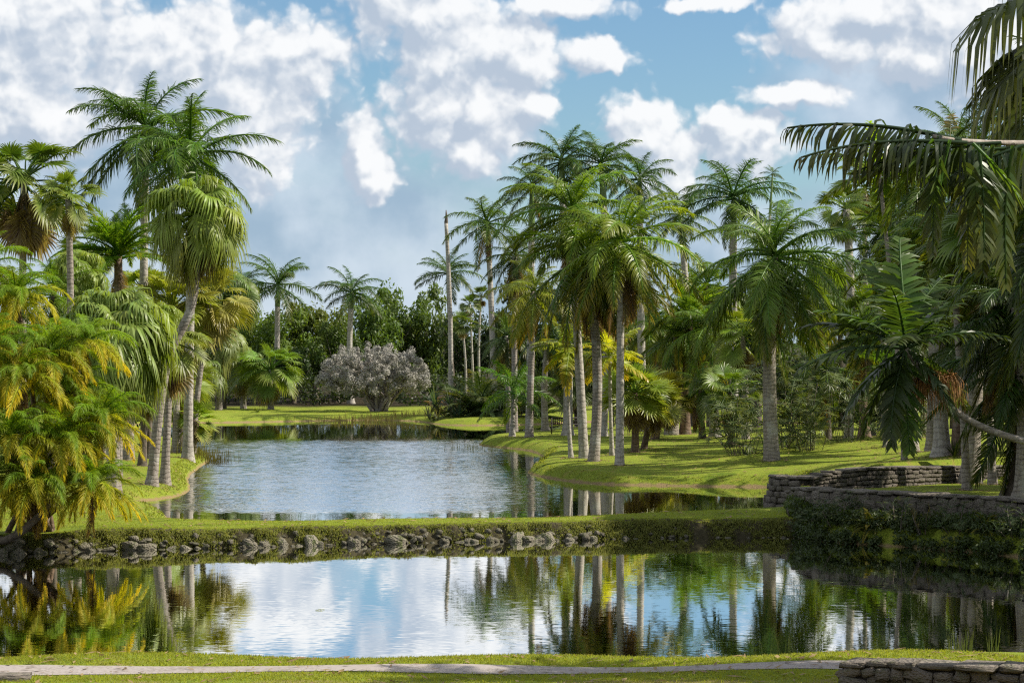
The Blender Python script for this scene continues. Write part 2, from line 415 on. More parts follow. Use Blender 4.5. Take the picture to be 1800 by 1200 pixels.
def ground(X, Y):
    X = np.atleast_1d(np.asarray(X, float)); Y = np.atleast_1d(np.asarray(Y, float))
    num = np.zeros(X.shape); den = np.zeros(X.shape)
    for x, y, h, r in CTRL:
        w = 1.0 / ((X - x) ** 2 + (Y - y) ** 2 + r * r) ** 2
        w = w * r * r
        num += w * h; den += w
    h = num / den
    s1 = sdist(NEAR_POND, X, Y); s2 = sdist(UPPER_POND, X, Y)
    s = np.minimum(s1, s2)
    wd = np.where((s1 < s2) & (Y > 60), 0.07, np.where(Y > 84, 0.42, 0.4))
    wd = np.where(Y > 170, 0.9, wd)
    und = 0.05 * np.sin(X * 0.9 + np.sin(Y * 0.5) * 2) * np.sin(Y * 0.35 + 1.0)
    up = sdist(UPLAWN, X, Y); te = sdist(TERRACE, X, Y)
    k = np.clip(-up / 0.3, 0, 1) * np.clip(1 - (Y - 90) / 16, 0, 1) * np.clip((X - 8.8) / 4, 0, 1)
    h = h * (1 - k) + np.maximum(h, np.clip(1.45 + (X - 9) * 0.055, 1.4, 1.95)) * k
    sb = np.where((s1 < s2) & (Y > 60) & (X < 9.5), np.maximum(s - .5, .02), np.maximum(s, 0))
    z = np.where(s > 0, (h + und) * (1 - np.exp(-sb / wd)), -0.8 * (1 - np.exp(np.minimum(s, 0) / 0.8)))
    z = np.where((s1 < s2) & (Y > 60) & (X < 9.5) & (s > 0) & (s < .52), -.08, z)
    if np.any(te < 0):
        la = np.sqrt(np.min([(X - x) ** 2 + (Y - y) ** 2 for x, y in LOW_XY], 0)); lb = np.sqrt(np.min([(X - x) ** 2 + (Y - y) ** 2 for x, y in UP_XY], 0))
        z = np.where(te < 0, 1.32 - .42 * la / (la + lb + .01) + und * .4, z)
    return z
def gz(x, y): return float(ground(x, y)[0])
def hit(px, py):
    """where the ray through a photo pixel first meets the ground"""
    d = np.arange(30, 300, 0.25)
    x = (px - 900) * d / FPX; z = CAMZ - (py - 600) * d / FPX
    b = np.where(z <= np.maximum(ground(x, d), 0))[0]
    i = b[0] if len(b) else len(d) - 1
    return Vector((x[i], d[i], gz(x[i], d[i])))

def build_terrain():
    xs = np.concatenate([-np.geomspace(2500, 34, 16), np.arange(-32, 32.01, 0.4), np.geomspace(34, 2500, 16)])
    ys = np.concatenate([[-400, -120, -40, -15], np.arange(0, 36, 3.0), np.arange(36, 112, 0.3), np.arange(112, 215, 0.8), np.geomspace(217, 6000, 24)])
    X, Y = np.meshgrid(xs, ys)
    Z = ground(X.ravel(), Y.ravel()).reshape(X.shape)
    V = np.stack([X, Y, Z], -1).reshape(-1, 3)
    nx, ny = len(xs), len(ys)
    i = np.arange(ny - 1)[:, None] * nx + np.arange(nx - 1)[None, :]
    Q = np.stack([i, i + 1, i + nx + 1, i + nx], -1).reshape(-1, 4)
    m, g, out = mat('lawn and banks')
    pos = g.new('ShaderNodeNewGeometry').outputs['Position']
    sx = g.new('ShaderNodeSeparateXYZ'); g.l.new(pos, sx.inputs[0])
    n1 = g.noise(pos, 0.35, 4, 0.55); n2 = g.noise(pos, 2.2, 5, 0.6); n3 = g.noise(pos, 26.0, 3, 0.6)
    col = g.mix(n1.outputs[0], (0.17, 0.25, 0.022, 1), (0.31, 0.335, 0.042, 1))
    col = g.mix(g.m('MULTIPLY', g.ss(n2.outputs[0], 0.50, 0.68), 0.8), col, (0.28, 0.24, 0.055, 1))
    col = g.mix(g.m('MULTIPLY', g.ss(n3.outputs[0], 0.35, 0.65), 0.5), col, (0.08, 0.12, 0.012, 1))
    n5 = g.noise(pos, 0.9, 6, 0.65)
    col = g.mix(g.m('MULTIPLY', g.ss(n5.outputs[0], 0.54, 0.66), 0.75), col, (0.075, 0.125, 0.012, 1))
    col = g.mix(g.m('MULTIPLY', g.ss(n5.outputs[0], 0.40, 0.30), 0.6), col, (0.27, 0.20, 0.07, 1))
    # bare sand and mud at the waterline, mown-out dry spots near the foreground wall
    zz = g.m('ADD', sx.outputs[2], g.m('MULTIPLY', g.m('SUBTRACT', n2.outputs[0], 0.5), 0.30))
    col = g.mix(g.ss(zz, 0.12, 0.02), col, (0.26, 0.19, 0.095, 1))
    col = g.mix(g.ss(sx.outputs[2], -0.02, -0.25), col, (0.05, 0.045, 0.02, 1))
    dry = g.m('MULTIPLY', g.ss(sx.outputs[1], 42.1, 41.6), g.ss(n1.outputs[0], 0.36, 0.5))
    col = g.mix(g.m('MULTIPLY', dry, 0.8), col, (0.24, 0.17, 0.075, 1))
    # leaf litter under the trees behind the lawns
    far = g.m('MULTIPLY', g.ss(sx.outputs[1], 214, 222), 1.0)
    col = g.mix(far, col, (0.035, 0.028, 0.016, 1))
    h = g.m('ADD', n3.outputs[0], g.noise(pos, 70.0, 2, 0.6).outputs[0])
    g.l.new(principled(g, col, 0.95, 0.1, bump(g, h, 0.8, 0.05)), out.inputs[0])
    me = np_mesh('ground', V, Q, smooth=True, mat=m)
    props(obj('ground', me), kind='structure')
    # ---- water: one sheet, calm near the banks, rippled where the wind reaches it
    m, g, out = mat('pond water')
    pos = g.new('ShaderNodeNewGeometry').outputs['Position']
    sx = g.new('ShaderNodeSeparateXYZ'); g.l.new(pos, sx.inputs[0])
    a = g.noise(g.vm('MULTIPLY', pos, (0.7, 3.0, 1)), 1.0, 3, 0.55)
    b = g.noise(g.vm('MULTIPLY', pos, (2.5, 8.0, 1)), 1.0, 2, 0.5)
    big = g.noise(g.vm('MULTIPLY', pos, (0.07, 0.045, 1)), 1.0, 3, 0.5)
    va = g.vm('SUBTRACT', a.outputs['Color'], (0.5, 0.5, 0.5)); vb = g.vm('SUBTRACT', b.outputs['Color'], (0.5, 0.5, 0.5))
    upper = g.m('MULTIPLY', g.ss(sx.outputs[1], 88.5, 93.5), g.ss(sx.outputs[1], 160, 148))
    patch = g.ss(big.outputs[0], 0.33, 0.55)
    xx = g.ss(g.m('SUBTRACT', sx.outputs[0], g.m('MULTIPLY', g.m('SUBTRACT', sx.outputs[1], 84), -0.02)), 3.0, -1.5)
    wind = g.m('MULTIPLY', upper, g.m('MULTIPLY', g.m('ADD', 0.55, g.m('MULTIPLY', patch, 0.45)), xx))
    near = g.m('MULTIPLY', g.ss(sx.outputs[1], 70, 46), g.m('ADD', 0.35, g.ss(big.outputs[0], 0.42, 0.6)))
    amp = g.m('ADD', 0.006, g.m('ADD', g.m('MULTIPLY', wind, 0.75), g.m('MULTIPLY', near, 0.012)))
    amp2 = g.m('ADD', g.m('MULTIPLY', amp, 0.5), 0.028)
    sa = g.new('ShaderNodeVectorMath', operation='SCALE'); g.l.new(va, sa.inputs[0]); g.l.new(amp, sa.inputs['Scale'])
    sb = g.new('ShaderNodeVectorMath', operation='SCALE'); g.l.new(vb, sb.inputs[0]); g.l.new(amp2, sb.inputs['Scale'])
    nv = g.vm('MULTIPLY', g.vm('ADD', sa.outputs[0], sb.outputs[0]), (0.45, 1.0, 0.0))
    inc = g.vm('MULTIPLY', g.new('ShaderNodeNewGeometry').outputs['Incoming'], (1, 1, 0))
    sg = g.m('SIGN', g.vm('DOT_PRODUCT', nv, inc))
    fl = g.new('ShaderNodeVectorMath', operation='SCALE'); g.l.new(nv, fl.inputs[0]); g.l.new(sg, fl.inputs['Scale'])
    N = g.vm('NORMALIZE', g.vm('ADD', fl.outputs[0], (0, 0, 1)))
    gl = g.new('ShaderNodeBsdfGlossy'); gl.inputs['Roughness'].default_value = 0.015
    gl.inputs['Color'].default_value = (0.98, 0.98, 0.97, 1); g.l.new(N, gl.inputs['Normal'])
    df = g.new('ShaderNodeBsdfDiffuse'); df.inputs['Color'].default_value = (0.020, 0.026, 0.010, 1)
    fr = g.new('ShaderNodeFresnel'); fr.inputs['IOR'].default_value = 1.6; g.l.new(N, fr.inputs['Normal'])
    mx = g.new('ShaderNodeMixShader'); g.l.new(g.m('MULTIPLY', fr.outputs[0], 2.0, clamp=True), mx.inputs[0])
    g.l.new(df.outputs[0], mx.inputs[1]); g.l.new(gl.outputs[0], mx.inputs[2]); g.l.new(mx.outputs[0], out.inputs[0])
    me = np_mesh('water', [(-130, 36, 0), (130, 36, 0), (130, 240, 0), (-130, 240, 0)], [(0, 1, 2, 3)], mat=m)
    props(obj('water', me), kind='structure')
    # ---- pale path along the near bank
    m, g, out = mat('worn pale path')
    pos = g.new('ShaderNodeNewGeometry').outputs['Position']
    n1 = g.noise(pos, 1.2, 5, 0.6); n2 = g.noise(pos, 14, 4, 0.6)
    col = g.mix(n1.outputs[0], (0.25, 0.215, 0.20, 1), (0.37, 0.33, 0.31, 1))
    col = g.mix(g.m('MULTIPLY', g.ss(g.m('ADD', g.m('MULTIPLY', n2.outputs[0], 0.6), g.m('MULTIPLY', n1.outputs[0], 0.4)), 0.46, 0.60), 0.7), col, (0.15, 0.125, 0.10, 1))
    g.l.new(principled(g, col, 0.9, 0.15, bump(g, n2.outputs[0], 0.4, 0.02)), out.inputs[0])
    px = np.arange(-40, 40.1, 0.4); V = []
    for x in px:
        y0 = 42.85 + 0.02 * (x + 10) + 0.03 * math.sin(x * 1.7) + 0.03 * math.sin(x * 4.1); y1 = 44.0 + 0.018 * (x + 10) + 0.03 * math.sin(x * 1.3 + 2) + 0.03 * math.sin(x * 5.3)
        for k in range(4):
            y = y0 + (y1 - y0) * k / 3
            V.append((x, y, 0))
    V = np.array(V); V[:, 2] = ground(V[:, 0], V[:, 1]) + 0.012
    i = (np.arange(len(px) - 1) * 4)[:, None] + np.arange(3)[None]
    Q = np.stack([i, i + 4, i + 5, i + 1], -1).reshape(-1, 4)
    props(obj('path', np_mesh('path', V, Q, mat=m, smooth=True)), kind='structure')
build_terrain()

# ------------------------------------------------------------------ leaf meshes shared by all the palms
ELS = [82, 62, 42, 22, 2, -22, -48, -74]
def pinnate(seed, L, el0, bend, nl, Ll, lw, plume=0.5, vee=0.0, a0=72, a1=28, grav=0.5, pet=0.12, rr=0.03, K=3):
    rng = np.random.default_rng(seed)
    m = 16; s = np.linspace(0, 1, m)
    el = np.maximum(R(el0) - R(bend) * s ** 1.35, R(-88)); yaw = rng.uniform(-.35, .35) * s ** 1.5
    dr = np.stack([np.sin(yaw) * np.cos(el), np.cos(yaw) * np.cos(el), np.sin(el)], -1)
    pts = np.concatenate([[[0, 0, 0]], np.cumsum((dr[1:] + dr[:-1]) / 2, 0)]) * L / (m - 1)
    t = np.linspace(pet, 0.995, nl) + rng.uniform(-.004, .004, nl); t = np.clip(t, 0, 1)
    P = np.stack([np.interp(t, s, pts[:, k]) for k in range(3)], -1)
    T = nrm(np.stack([np.interp(t, s, dr[:, k]) for k in range(3)], -1))
    tw = rng.uniform(-.25, .25)
    S0 = np.tile([1.0, 0, 0], (nl, 1)); S0 = nrm(S0 - T * (S0 * T).sum(-1, keepdims=True)); N0 = np.cross(S0, T)
    ang = tw * t[:, None]
    S = S0 * np.cos(ang) + N0 * np.sin(ang); N = np.cross(S, T)
    x = (t - pet) / (1 - pet)
    prof = np.minimum(1, x / .18 + .4) * (1 - .68 * x ** 2.4)
    A = Acc()
    for side in (-1, 1):
        phi = vee + plume * rng.uniform(-1, 1, nl)
        lat = side * S * np.cos(phi)[:, None] + N * np.sin(phi)[:, None]
        a = R(a0) + (R(a1) - R(a0)) * x + rng.normal(0, .09, nl)
        D = nrm(T * np.cos(a)[:, None] + lat * np.sin(a)[:, None])
        W = nrm(T - D * (T * D).sum(-1, keepdims=True)); W2 = np.cross(D, W)
        q = rng.normal(0, .35, nl)[:, None]
        W = nrm(W * np.cos(q) + W2 * np.sin(q))
        LL = Ll * prof * rng.uniform(.82, 1.08, nl)
        keep = rng.random(nl) > .04
        g = grav * rng.uniform(.6, 1.3, nl)
        G = np.clip(np.stack([g * .25, g * .75, g * 1.2][:K], -1), 0, .92)
        V, Q, C = strips(P[keep], D[keep], W[keep], LL[keep], (lw * (.65 + .35 * prof) * rng.uniform(.8, 1.15, nl))[keep], G[keep], [0, .3, .65, 1], [.5, 1, .75, .06], rng.random(nl)[keep], x[keep])
        A.add(V, Q, None, C)
    V, Q, T_ = tube(pts, rr * (1.0 - .85 * s) + .004, 4)
    C = np.tile([.9, 0, 0, 1], (len(V), 1)); A.add(V, Q, T_, C)
    return A
def fan(seed, Lp, Rb, el0, nseg=44, span=150, split=.5, weep=.35, tilt=25, pb=12, fold=.25, rr=.02, roll=.3):
    rng = np.random.default_rng(seed)
    m = 6; s = np.linspace(0, 1, m)
    el = np.maximum(R(el0) - R(pb) * s ** 1.3, R(-88))
    dr = np.stack([0 * s, np.cos(el), np.sin(el)], -1)
    pts = np.concatenate([[[0, 0, 0]], np.cumsum((dr[1:] + dr[:-1]) / 2, 0)]) * Lp / (m - 1)
    E = pts[-1]; e2 = el[-1] - R(tilt)
    T = np.array([0, math.cos(e2), math.sin(e2)]); S = np.array([1.0, 0, 0]); N = np.cross(S, T)
    roll = rng.uniform(-roll, roll); S, N = S * math.cos(roll) + N * math.sin(roll), N * math.cos(roll) - S * math.sin(roll)
    th = R(np.linspace(-span, span, nseg) + rng.normal(0, .7, nseg)); dth = 2 * R(span) / nseg
    D = nrm(np.cos(th)[:, None] * T + np.sin(th)[:, None] * S + N * (fold * np.abs(np.sin(th)))[:, None])
    W = nrm(np.cross(np.tile(N, (nseg, 1)), D))
    zig = np.where(np.arange(nseg) % 2 == 0, .28, -.28)[:, None]
    W = nrm(W + np.cross(D, W) * zig)
    LL = Rb * (.80 + .2 * np.cos(th)) * rng.uniform(.9, 1.06, nseg)
    ts = np.array([.03, .25, split, split + (1 - split) * .4, split + (1 - split) * .75, 1.0])
    prof = np.array([.06, .5, 1.0, .62, .36, .03]) * (split / .5)
    wv = np.full(nseg, dth * Rb * .5 * 1.12)
    g = np.clip(weep * rng.uniform(.7, 1.3, nseg), 0, 1)
    G = np.clip(np.stack([g * 0, g * .12, g * .7, g * 1.5, g * 2.2], -1), 0, .95)
    A = Acc()
    V, Q, C = strips(np.tile(E, (nseg, 1)), D, W, LL, wv, G, ts, prof, rng.random(nseg), np.full(nseg, .3))
    A.add(V, Q, None, C)
    V, Q, T_ = tube(pts, rr * (1 - .4 * s), 4)
    A.add(V, Q, T_, np.tile([.8, 0, 0, 1], (len(V), 1)))
    return A
LIB = {}
def library(key, maker, m, var=2):
    LIB[key] = [[maker(1000 * len(LIB) + 10 * i + v, e).mesh(key, m, True) for v in range(var)] for i, e in enumerate(ELS)]
# unit-length leaves; the objects scale them
library('royal frond', lambda s, e: pinnate(s, 1, e, 62 if e > -20 else 38, 74, .25, .0135, plume=.60, grav=.42, rr=.013), M_FROND, 3)
library('shaggy frond', lambda s, e: pinnate(s, 1, e, 74 if e > -20 else 40, 80, .245, .0125, plume=.34, vee=.08, grav=.46, rr=.013), M_FROND, 3)
library('date frond', lambda s, e: pinnate(s, 1, e, 60 if e > -20 else 45, 84, .20, .012, plume=.25, vee=.35, a0=58, a1=24, grav=.30, rr=.012), M_DATE)
library('golden frond', lambda s, e: pinnate(s, 1, e, 92 if e > -20 else 45, 96, .24, .0095, plume=.45, vee=.25, a0=60, a1=26, grav=.50, rr=.010), M_DATE, 3)
MK_TORN = lambda s, e: pinnate(s, 1, e, 22, 38, .36, .024, plume=.75, vee=-.25, a0=74, a1=44, grav=.72, rr=.011)
library('torn frond', MK_TORN, M_FROND, 3)
MK_BROAD = lambda s, e: pinnate(s, 1, e, 40 if e > -20 else 25, 26, .30, .050, plume=.12, vee=.12, a0=66, a1=40, grav=.34, rr=.013)
library('broad frond', MK_BROAD, M_FROND)
library('fan leaf', lambda s, e: fan(s, .58, .50, e, 36, 152, .50, .24, 18, 14, roll=.7), M_FAN)
library('weeping fan leaf', lambda s, e: fan(s, .50, .66, e, 40, 150, .36, .85, 26, 20, roll=.5), M_FAN)
library('stiff fan leaf', lambda s, e: fan(s, .52, .50, e, 30, 165, .48, .12, 12, 8, roll=.6), M_FAN, 3)
library('small fan leaf', lambda s, e: fan(s, .60, .40, e, 13, 110, .25, .22, 30, 16), M_FAN)
def sword(s, e):
    rng = np.random.default_rng(s); A = Acc(); n = 1
    el = R(e); D = np.array([[0, math.cos(el), math.sin(el)]]); W = np.array([[1.0, 0, 0]])
    V, Q, C = strips(np.zeros((1, 3)), D, W, np.array([1.0]), np.array([.085]), np.array([[.0, .08, .22, .4]]), [0, .3, .6, .85, 1], [.7, 1, .8, .45, .03], rng.random(1), np.array([.3]))
    A.add(V, Q, None, C); return A
library('sword leaf', sword, M_FROND, 3)

def leaf(name, key, parent, loc, az, e, size, tint, dry, rng, tilt=0.12):
    """one frond or leaf: a copy that shares its mesh"""
    i = min(range(len(ELS)), key=lambda k: abs(ELS[k] - e))
    me = LIB[key][i][int(rng.integers(len(LIB[key][i])))]
    o = bpy.data.objects.new(name, me); COL.objects.link(o); o.parent = parent
    q = Euler((R(e - ELS[i]) + rng.normal(0, .03), rng.normal(0, tilt), 0)).to_matrix()
    q = LEAN[0] @ Matrix.Rotation(-az, 3, 'Z') @ q
    o.matrix_local = Matrix.LocRotScale(Vector(loc), q.to_quaternion(), Vector((size * rng.choice([-1, 1]), size, size)))
    v = rng.uniform(.85, 1.15)
    o.color = (tint[0] * v * rng.uniform(.92, 1.1), tint[1] * v, tint[2] * v, dry)
    return o
LEAN = [Matrix.Identity(3)]
def leaf_with_leaflets(key, make, seed, parent, loc, az, e, size, tint, dry, rng):
    """a frond seen so close that each leaflet is a piece of its own"""
    A = make(seed, e); o = None
    V, Q, C = A.V[2], A.Q[2] - (len(A.V[0]) + len(A.V[1])), A.C[2]
    o = obj('frond', np_mesh('frond', V, Q, C=C, smooth=True, mat=M_FROND), parent)
    q = Matrix.Rotation(-az, 3, 'Z')
    o.matrix_local = Matrix.LocRotScale(Vector(loc), q.to_quaternion(), Vector((size, size, size)))
    o.color = tint + (dry,)
    for k in (0, 1):
        n = len(A.V[k]) // 8; VV = A.V[k].reshape(n, 8, 3); CC = A.C[k].reshape(n, 8, 4)
        Q3 = [(0, 1, 3, 2), (2, 3, 5, 4), (4, 5, 7, 6)]
        for i in range(n):
            l = obj('leaflet', np_mesh('leaflet', VV[i], Q3, C=CC[i], smooth=True, mat=M_FROND), o)
            v = rng.uniform(.8, 1.2); l.color = (tint[0] * v, tint[1] * v, tint[2] * v, dry)
    return o
BROWN = (0.13, 0.085, 0.045)
KIND = {  # leaf mesh, leaf name, e_top, e_bottom, bark, crownshaft
    'royal': ('royal frond', 'frond', 84, -38, 'pale', True),
    'feather': ('shaggy frond', 'frond', 84, -62, 'grey', False),
    'date': ('date frond', 'frond', 86, -30, 'brown', False),
    'areca': ('broad frond', 'frond', 80, -40, 'grey', False),
    'fan': ('fan leaf', 'fan_leaf', 82, -40, 'grey', False),
    'weep': ('weeping fan leaf', 'fan_leaf', 80, -50, 'grey', False),
    'stiff': ('stiff fan leaf', 'fan_leaf', 84, -35, 'brown', False)}
BARK = {'pale': M_BARK_PALE, 'grey': M_BARK, 'brown': M_BARK_BROWN, 'dark': M_BARK_DARK}
NAMES = {'royal': 'royal_palm', 'feather': 'feather_palm', 'date': 'date_palm', 'areca': 'broad_leaf_palm', 'fan': 'fan_palm', 'weep': 'weeping_fan_palm', 'stiff': 'fan_palm'}
NP = [0]
FEET = []
DENSE = {'royal': 1.15, 'feather': 1.08, 'date': 1.3, 'areca': 1.2, 'fan': 1.05, 'weep': 1.0, 'stiff': 1.1}
def palm(kind, label, base, top, size, n=20, rad=.18, tint=(.06, .11, .02), dry=.15, dead=0, path=None, bark=None, group=None, e0=None, e1=None, flare=1.6, ddepth=0.0, name=None, belly=0.0, deadlen=.8):
    """base: world point or (photo px, distance); top: photo pixel of the heart of the crown; size: leaf length in photo pixels"""
    NP[0] += 1; rng = np.random.default_rng(500 + NP[0])
    key, lname, et, eb, bk, shaft = KIND[kind]
    if e0 is not None: et = e0
    if e1 is not None: eb = e1
    if not isinstance(base, Vector):
        x = (base[0] - 900) * base[1] / FPX; base = Vector((x, base[1], gz(x, base[1])))
    base = base.copy(); d = base.y + ddepth; n = int(n * DENSE[kind]); size = size * (1.1 if kind in ('royal', 'feather') else 1.04)
    if base.z < .12: print('IN WATER', label, tuple(base))
    tp = at(top[0], top[1], d) - base
    sz = size * d / FPX
    root = thing(name or NAMES[kind], label, 'palm tree', base, group); FEET.append((base.x, base.y, rad * flare))
    # trunk
    if path:
        pp = [at(px, py, base.y + ddepth * k / (len(path) - 1)) - base for k, (px, py) in enumerate(path)]
        pp[0] = Vector((0, 0, -.15))
    else:
        bow = rng.normal(0, .012) * tp.length
        pp = [Vector((tp.x * s ** 1.3 + bow * math.sin(math.pi * s), tp.y * s, -.15 + (tp.z + .15) * s)) for s in np.linspace(0, 1, 7)]
    pp = np.array(pp); m = max(14, int(tp.length * 2.2))
    # smooth resample
    cs = np.concatenate([[0], np.cumsum(np.linalg.norm(np.diff(pp, axis=0), axis=1))]); cs /= cs[-1]
    s = np.linspace(0, 1, m); P = np.stack([np.interp(s, cs, pp[:, k]) for k in range(3)], -1)
    for _ in range(1 if path else 3): P[1:-1] = (P[:-2] + 2 * P[1:-1] + P[2:]) / 4
    h = s * tp.length
    rr = rad * (1 - .25 * s) * (1 + (flare - 1) * np.exp(-h / .45)) * (1 + belly * np.exp(-((h - .5) / .7) ** 2)) * (1 + rng.normal(0, .02, m))
    if shaft:
        k = max(2, int(m * .86)); cut = P[k - 1:]; rs = rr[k - 1:]
        V, Q, T = tube(P[:k], rr[:k], 12); obj('trunk', np_mesh('trunk', V, Q, T, smooth=True), root, BARK[bark or bk])
        f = np.linspace(0, 1, len(cut))
        V, Q, T = tube(cut, rs * (1.12 - .45 * f), 10); obj('crownshaft', np_mesh('crownshaft', V, Q, T, smooth=True), root, M_SHAFT)
    else:
        V, Q, T = tube(P, rr, 12); obj('trunk', np_mesh('trunk', V, Q, T, smooth=True), root, BARK[bark or bk])
    # crown
    az = rng.uniform(0, 6.28)
    LEAN[0] = Euler((rng.normal(0, .10), rng.normal(0, .10), 0)).to_matrix()
    gap = rng.uniform(0, 6.28)
    for i in range(n):
        f = (i + .5) / n
        e = et + (eb - et) * f ** .9 + rng.normal(0, 10)
        if abs((az - gap + math.pi) % 6.283 - math.pi) < .35 and f > .3: az += .7
        az += 2.39996 + rng.normal(0, .18)
        L = sz * (.68 + .32 * min(1, f * 3)) * rng.uniform(.88, 1.1)
        dz = tp + Vector((rng.normal(0, rad * .3), rng.normal(0, rad * .3), (.5 - f) * rad * 1.6))
        dr = min(1.0, dry * (.3 + 1.4 * f ** 2) * rng.uniform(.5, 1.5))
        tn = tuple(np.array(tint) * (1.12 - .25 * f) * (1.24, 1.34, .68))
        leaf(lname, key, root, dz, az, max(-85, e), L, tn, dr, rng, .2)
    for i in range(dead):
        e = rng.uniform(-86, -62); az += 2.39996
        dz = tp + Vector((0, 0, -rad * 1.2 - rng.uniform(0, .12) * sz))
        leaf('dead_' + lname, key, root, dz, az, e, sz * deadlen * rng.uniform(.75, 1.05), BROWN if i % 3 else (.22, .16, .07), .4, rng)
    LEAN[0] = Matrix.Identity(3)
    return root

# ------------------------------------------------------------------ broad-leaved trees
def leaf_cloud(rng, centers, radii, n, size, up=.5, squash=.75):
    k = rng.integers(len(centers), size=n)
    dirs = nrm(rng.normal(size=(n, 3)))
    r = rng.random(n) ** .38
    P = centers[k] + dirs * (radii[k] * r)[:, None] * np.array([1, 1, squash])
    N = nrm(dirs * .7 + rng.normal(0, .6, (n, 3)) + np.array([0, 0, up]))
    a = nrm(np.cross(N, rng.normal(size=(n, 3)))); b = np.cross(N, a)
    s = size * rng.uniform(.6, 1.35, n)[:, None]
    V = np.stack([P - a * s * .5, P - b * s * .24 + N * s * .06, P + a * s * .5, P + b * s * .24 + N * s * .06], 1).reshape(-1, 3)
    Q = np.arange(n * 4).reshape(-1, 4)
    C = np.zeros((n, 4, 4)); C[..., 0] = (rng.random(n) * .6 + (k * 7919 % 97) / 97 * .4)[:, None]; C[..., 1] = .1; C[..., 2] = .2; C[..., 3] = 1
    return V, Q, C.reshape(-1, 4)
def crown_mesh(seed, nclump, n, size, rx=1.0, rz=.8, bottom=-.5):
    """crown about one unit across its half width, centred on the origin"""
    rng = np.random.default_rng(seed)
    c = nrm(rng.normal(size=(nclump, 3))) * (rng.random((nclump, 1)) ** .45) * np.array([rx, rx, rz]) * .8
    c[:, 2] = np.maximum(c[:, 2], bottom)
    rad = rng.uniform(.16, .36, nclump)
    V, Q, C = leaf_cloud(rng, c, rad, n, size)
    return np_mesh('crown', V, Q, C=C, mat=M_LEAF), c
CROWNS = [crown_mesh(40 + i, 34, 6500, .085) for i in range(5)]
NTREE = [0]
def tree(label, px, d, top, halfw, tint, low=None, name='broadleaf_tree', group=None, crown=None, bark=M_BARK_DARK, dry=.1):
    """px: photo column of the trunk; top: photo row of the crown's top; halfw: half width in photo pixels; low: photo row of the crown's foot"""
    NTREE[0] += 1; rng = np.random.default_rng(900 + NTREE[0])
    x = (px - 900) * d / FPX; z0 = gz(x, d)
    rw = halfw * d / FPX; zt = at(px, top, d).z
    zl = at(px, low, d).z if low else max(z0 + .6, zt - 2.2 * rw)
    root = thing(name, label, 'tree', (x, d, z0), group)
    me, cl = (crown or CROWNS)[NTREE[0] % len(crown or CROWNS)]
    o = bpy.data.objects.new('crown', me); COL.objects.link(o); o.parent = root
    hz = max(.8, (zt - zl) / 1.75)
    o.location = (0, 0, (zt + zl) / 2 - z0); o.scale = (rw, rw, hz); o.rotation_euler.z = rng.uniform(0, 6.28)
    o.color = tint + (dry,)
    A = Acc(); cz = (zt + zl) / 2 - z0
    V, Q, T = tube([(0, 0, -.2), (.05, 0, cz * .5), (0, .1, cz)], [.22 * rw ** .5, .16 * rw ** .5, .07], 8); A.add(V, Q, T)
    ca, sa = math.cos(o.rotation_euler.z), math.sin(o.rotation_euler.z)
    for k in range(0, len(cl), 4):
        c = cl[k]; e = Vector(((c[0] * ca - c[1] * sa) * rw, (c[0] * sa + c[1] * ca) * rw, cz + c[2] * hz))
        V, Q, T = tube([(0, 0, cz * .45), (e.x * .4, e.y * .4, cz * .5 + e.z * .3), tuple(e)], [.09 * rw ** .5, .06, .02], 5); A.add(V, Q, T)
    obj('trunk', A.mesh('trunk', smooth=True), root, bark)
    return root

# ------------------------------------------------------------------ stones, walls, banks
def stone_meshes(key, n, m, box=.55, rough=.09):
    out = []
    for i in range(n):
        rng = np.random.default_rng(70 + i)
        idx = {}; V = []; Q = []
        g = np.linspace(-1, 1, 4)
        def vid(p):
            k = tuple(np.round(p, 4))
            if k not in idx: idx[k] = len(V); V.append(k)
            return idx[k]
        for ax in range(3):
            for s in (-1, 1):
                for a in range(3):
                    for b in range(3):
                        c = []
                        for (u, v) in ((a, b), (a + 1, b), (a + 1, b + 1), (a, b + 1)):
                            p = [0, 0, 0]; p[ax] = s; p[(ax + 1) % 3] = g[u]; p[(ax + 2) % 3] = g[v]
                            c.append(vid(p))
                        Q.append(c if s > 0 else c[::-1])
        V = np.array(V, float)
        sph = nrm(V) * 1.15
        V = V * box + sph * (1 - box)
        w = rng.normal(size=(4, 3)) * 1.6; ph = rng.uniform(0, 6, 4)
        V = V * (1 + rough * np.sin(V @ w.T + ph).sum(1, keepdims=True) * .6) + rng.normal(0, rough * .35, V.shape)
        out.append(np_mesh(key, V * .5, Q, smooth=(box < .5), mat=m))
    return out
BLOCKS = stone_meshes('stone', 8, M_STONE, .72, .07)
ROCKS = stone_meshes('rock', 8, M_ROCK, .35, .16)

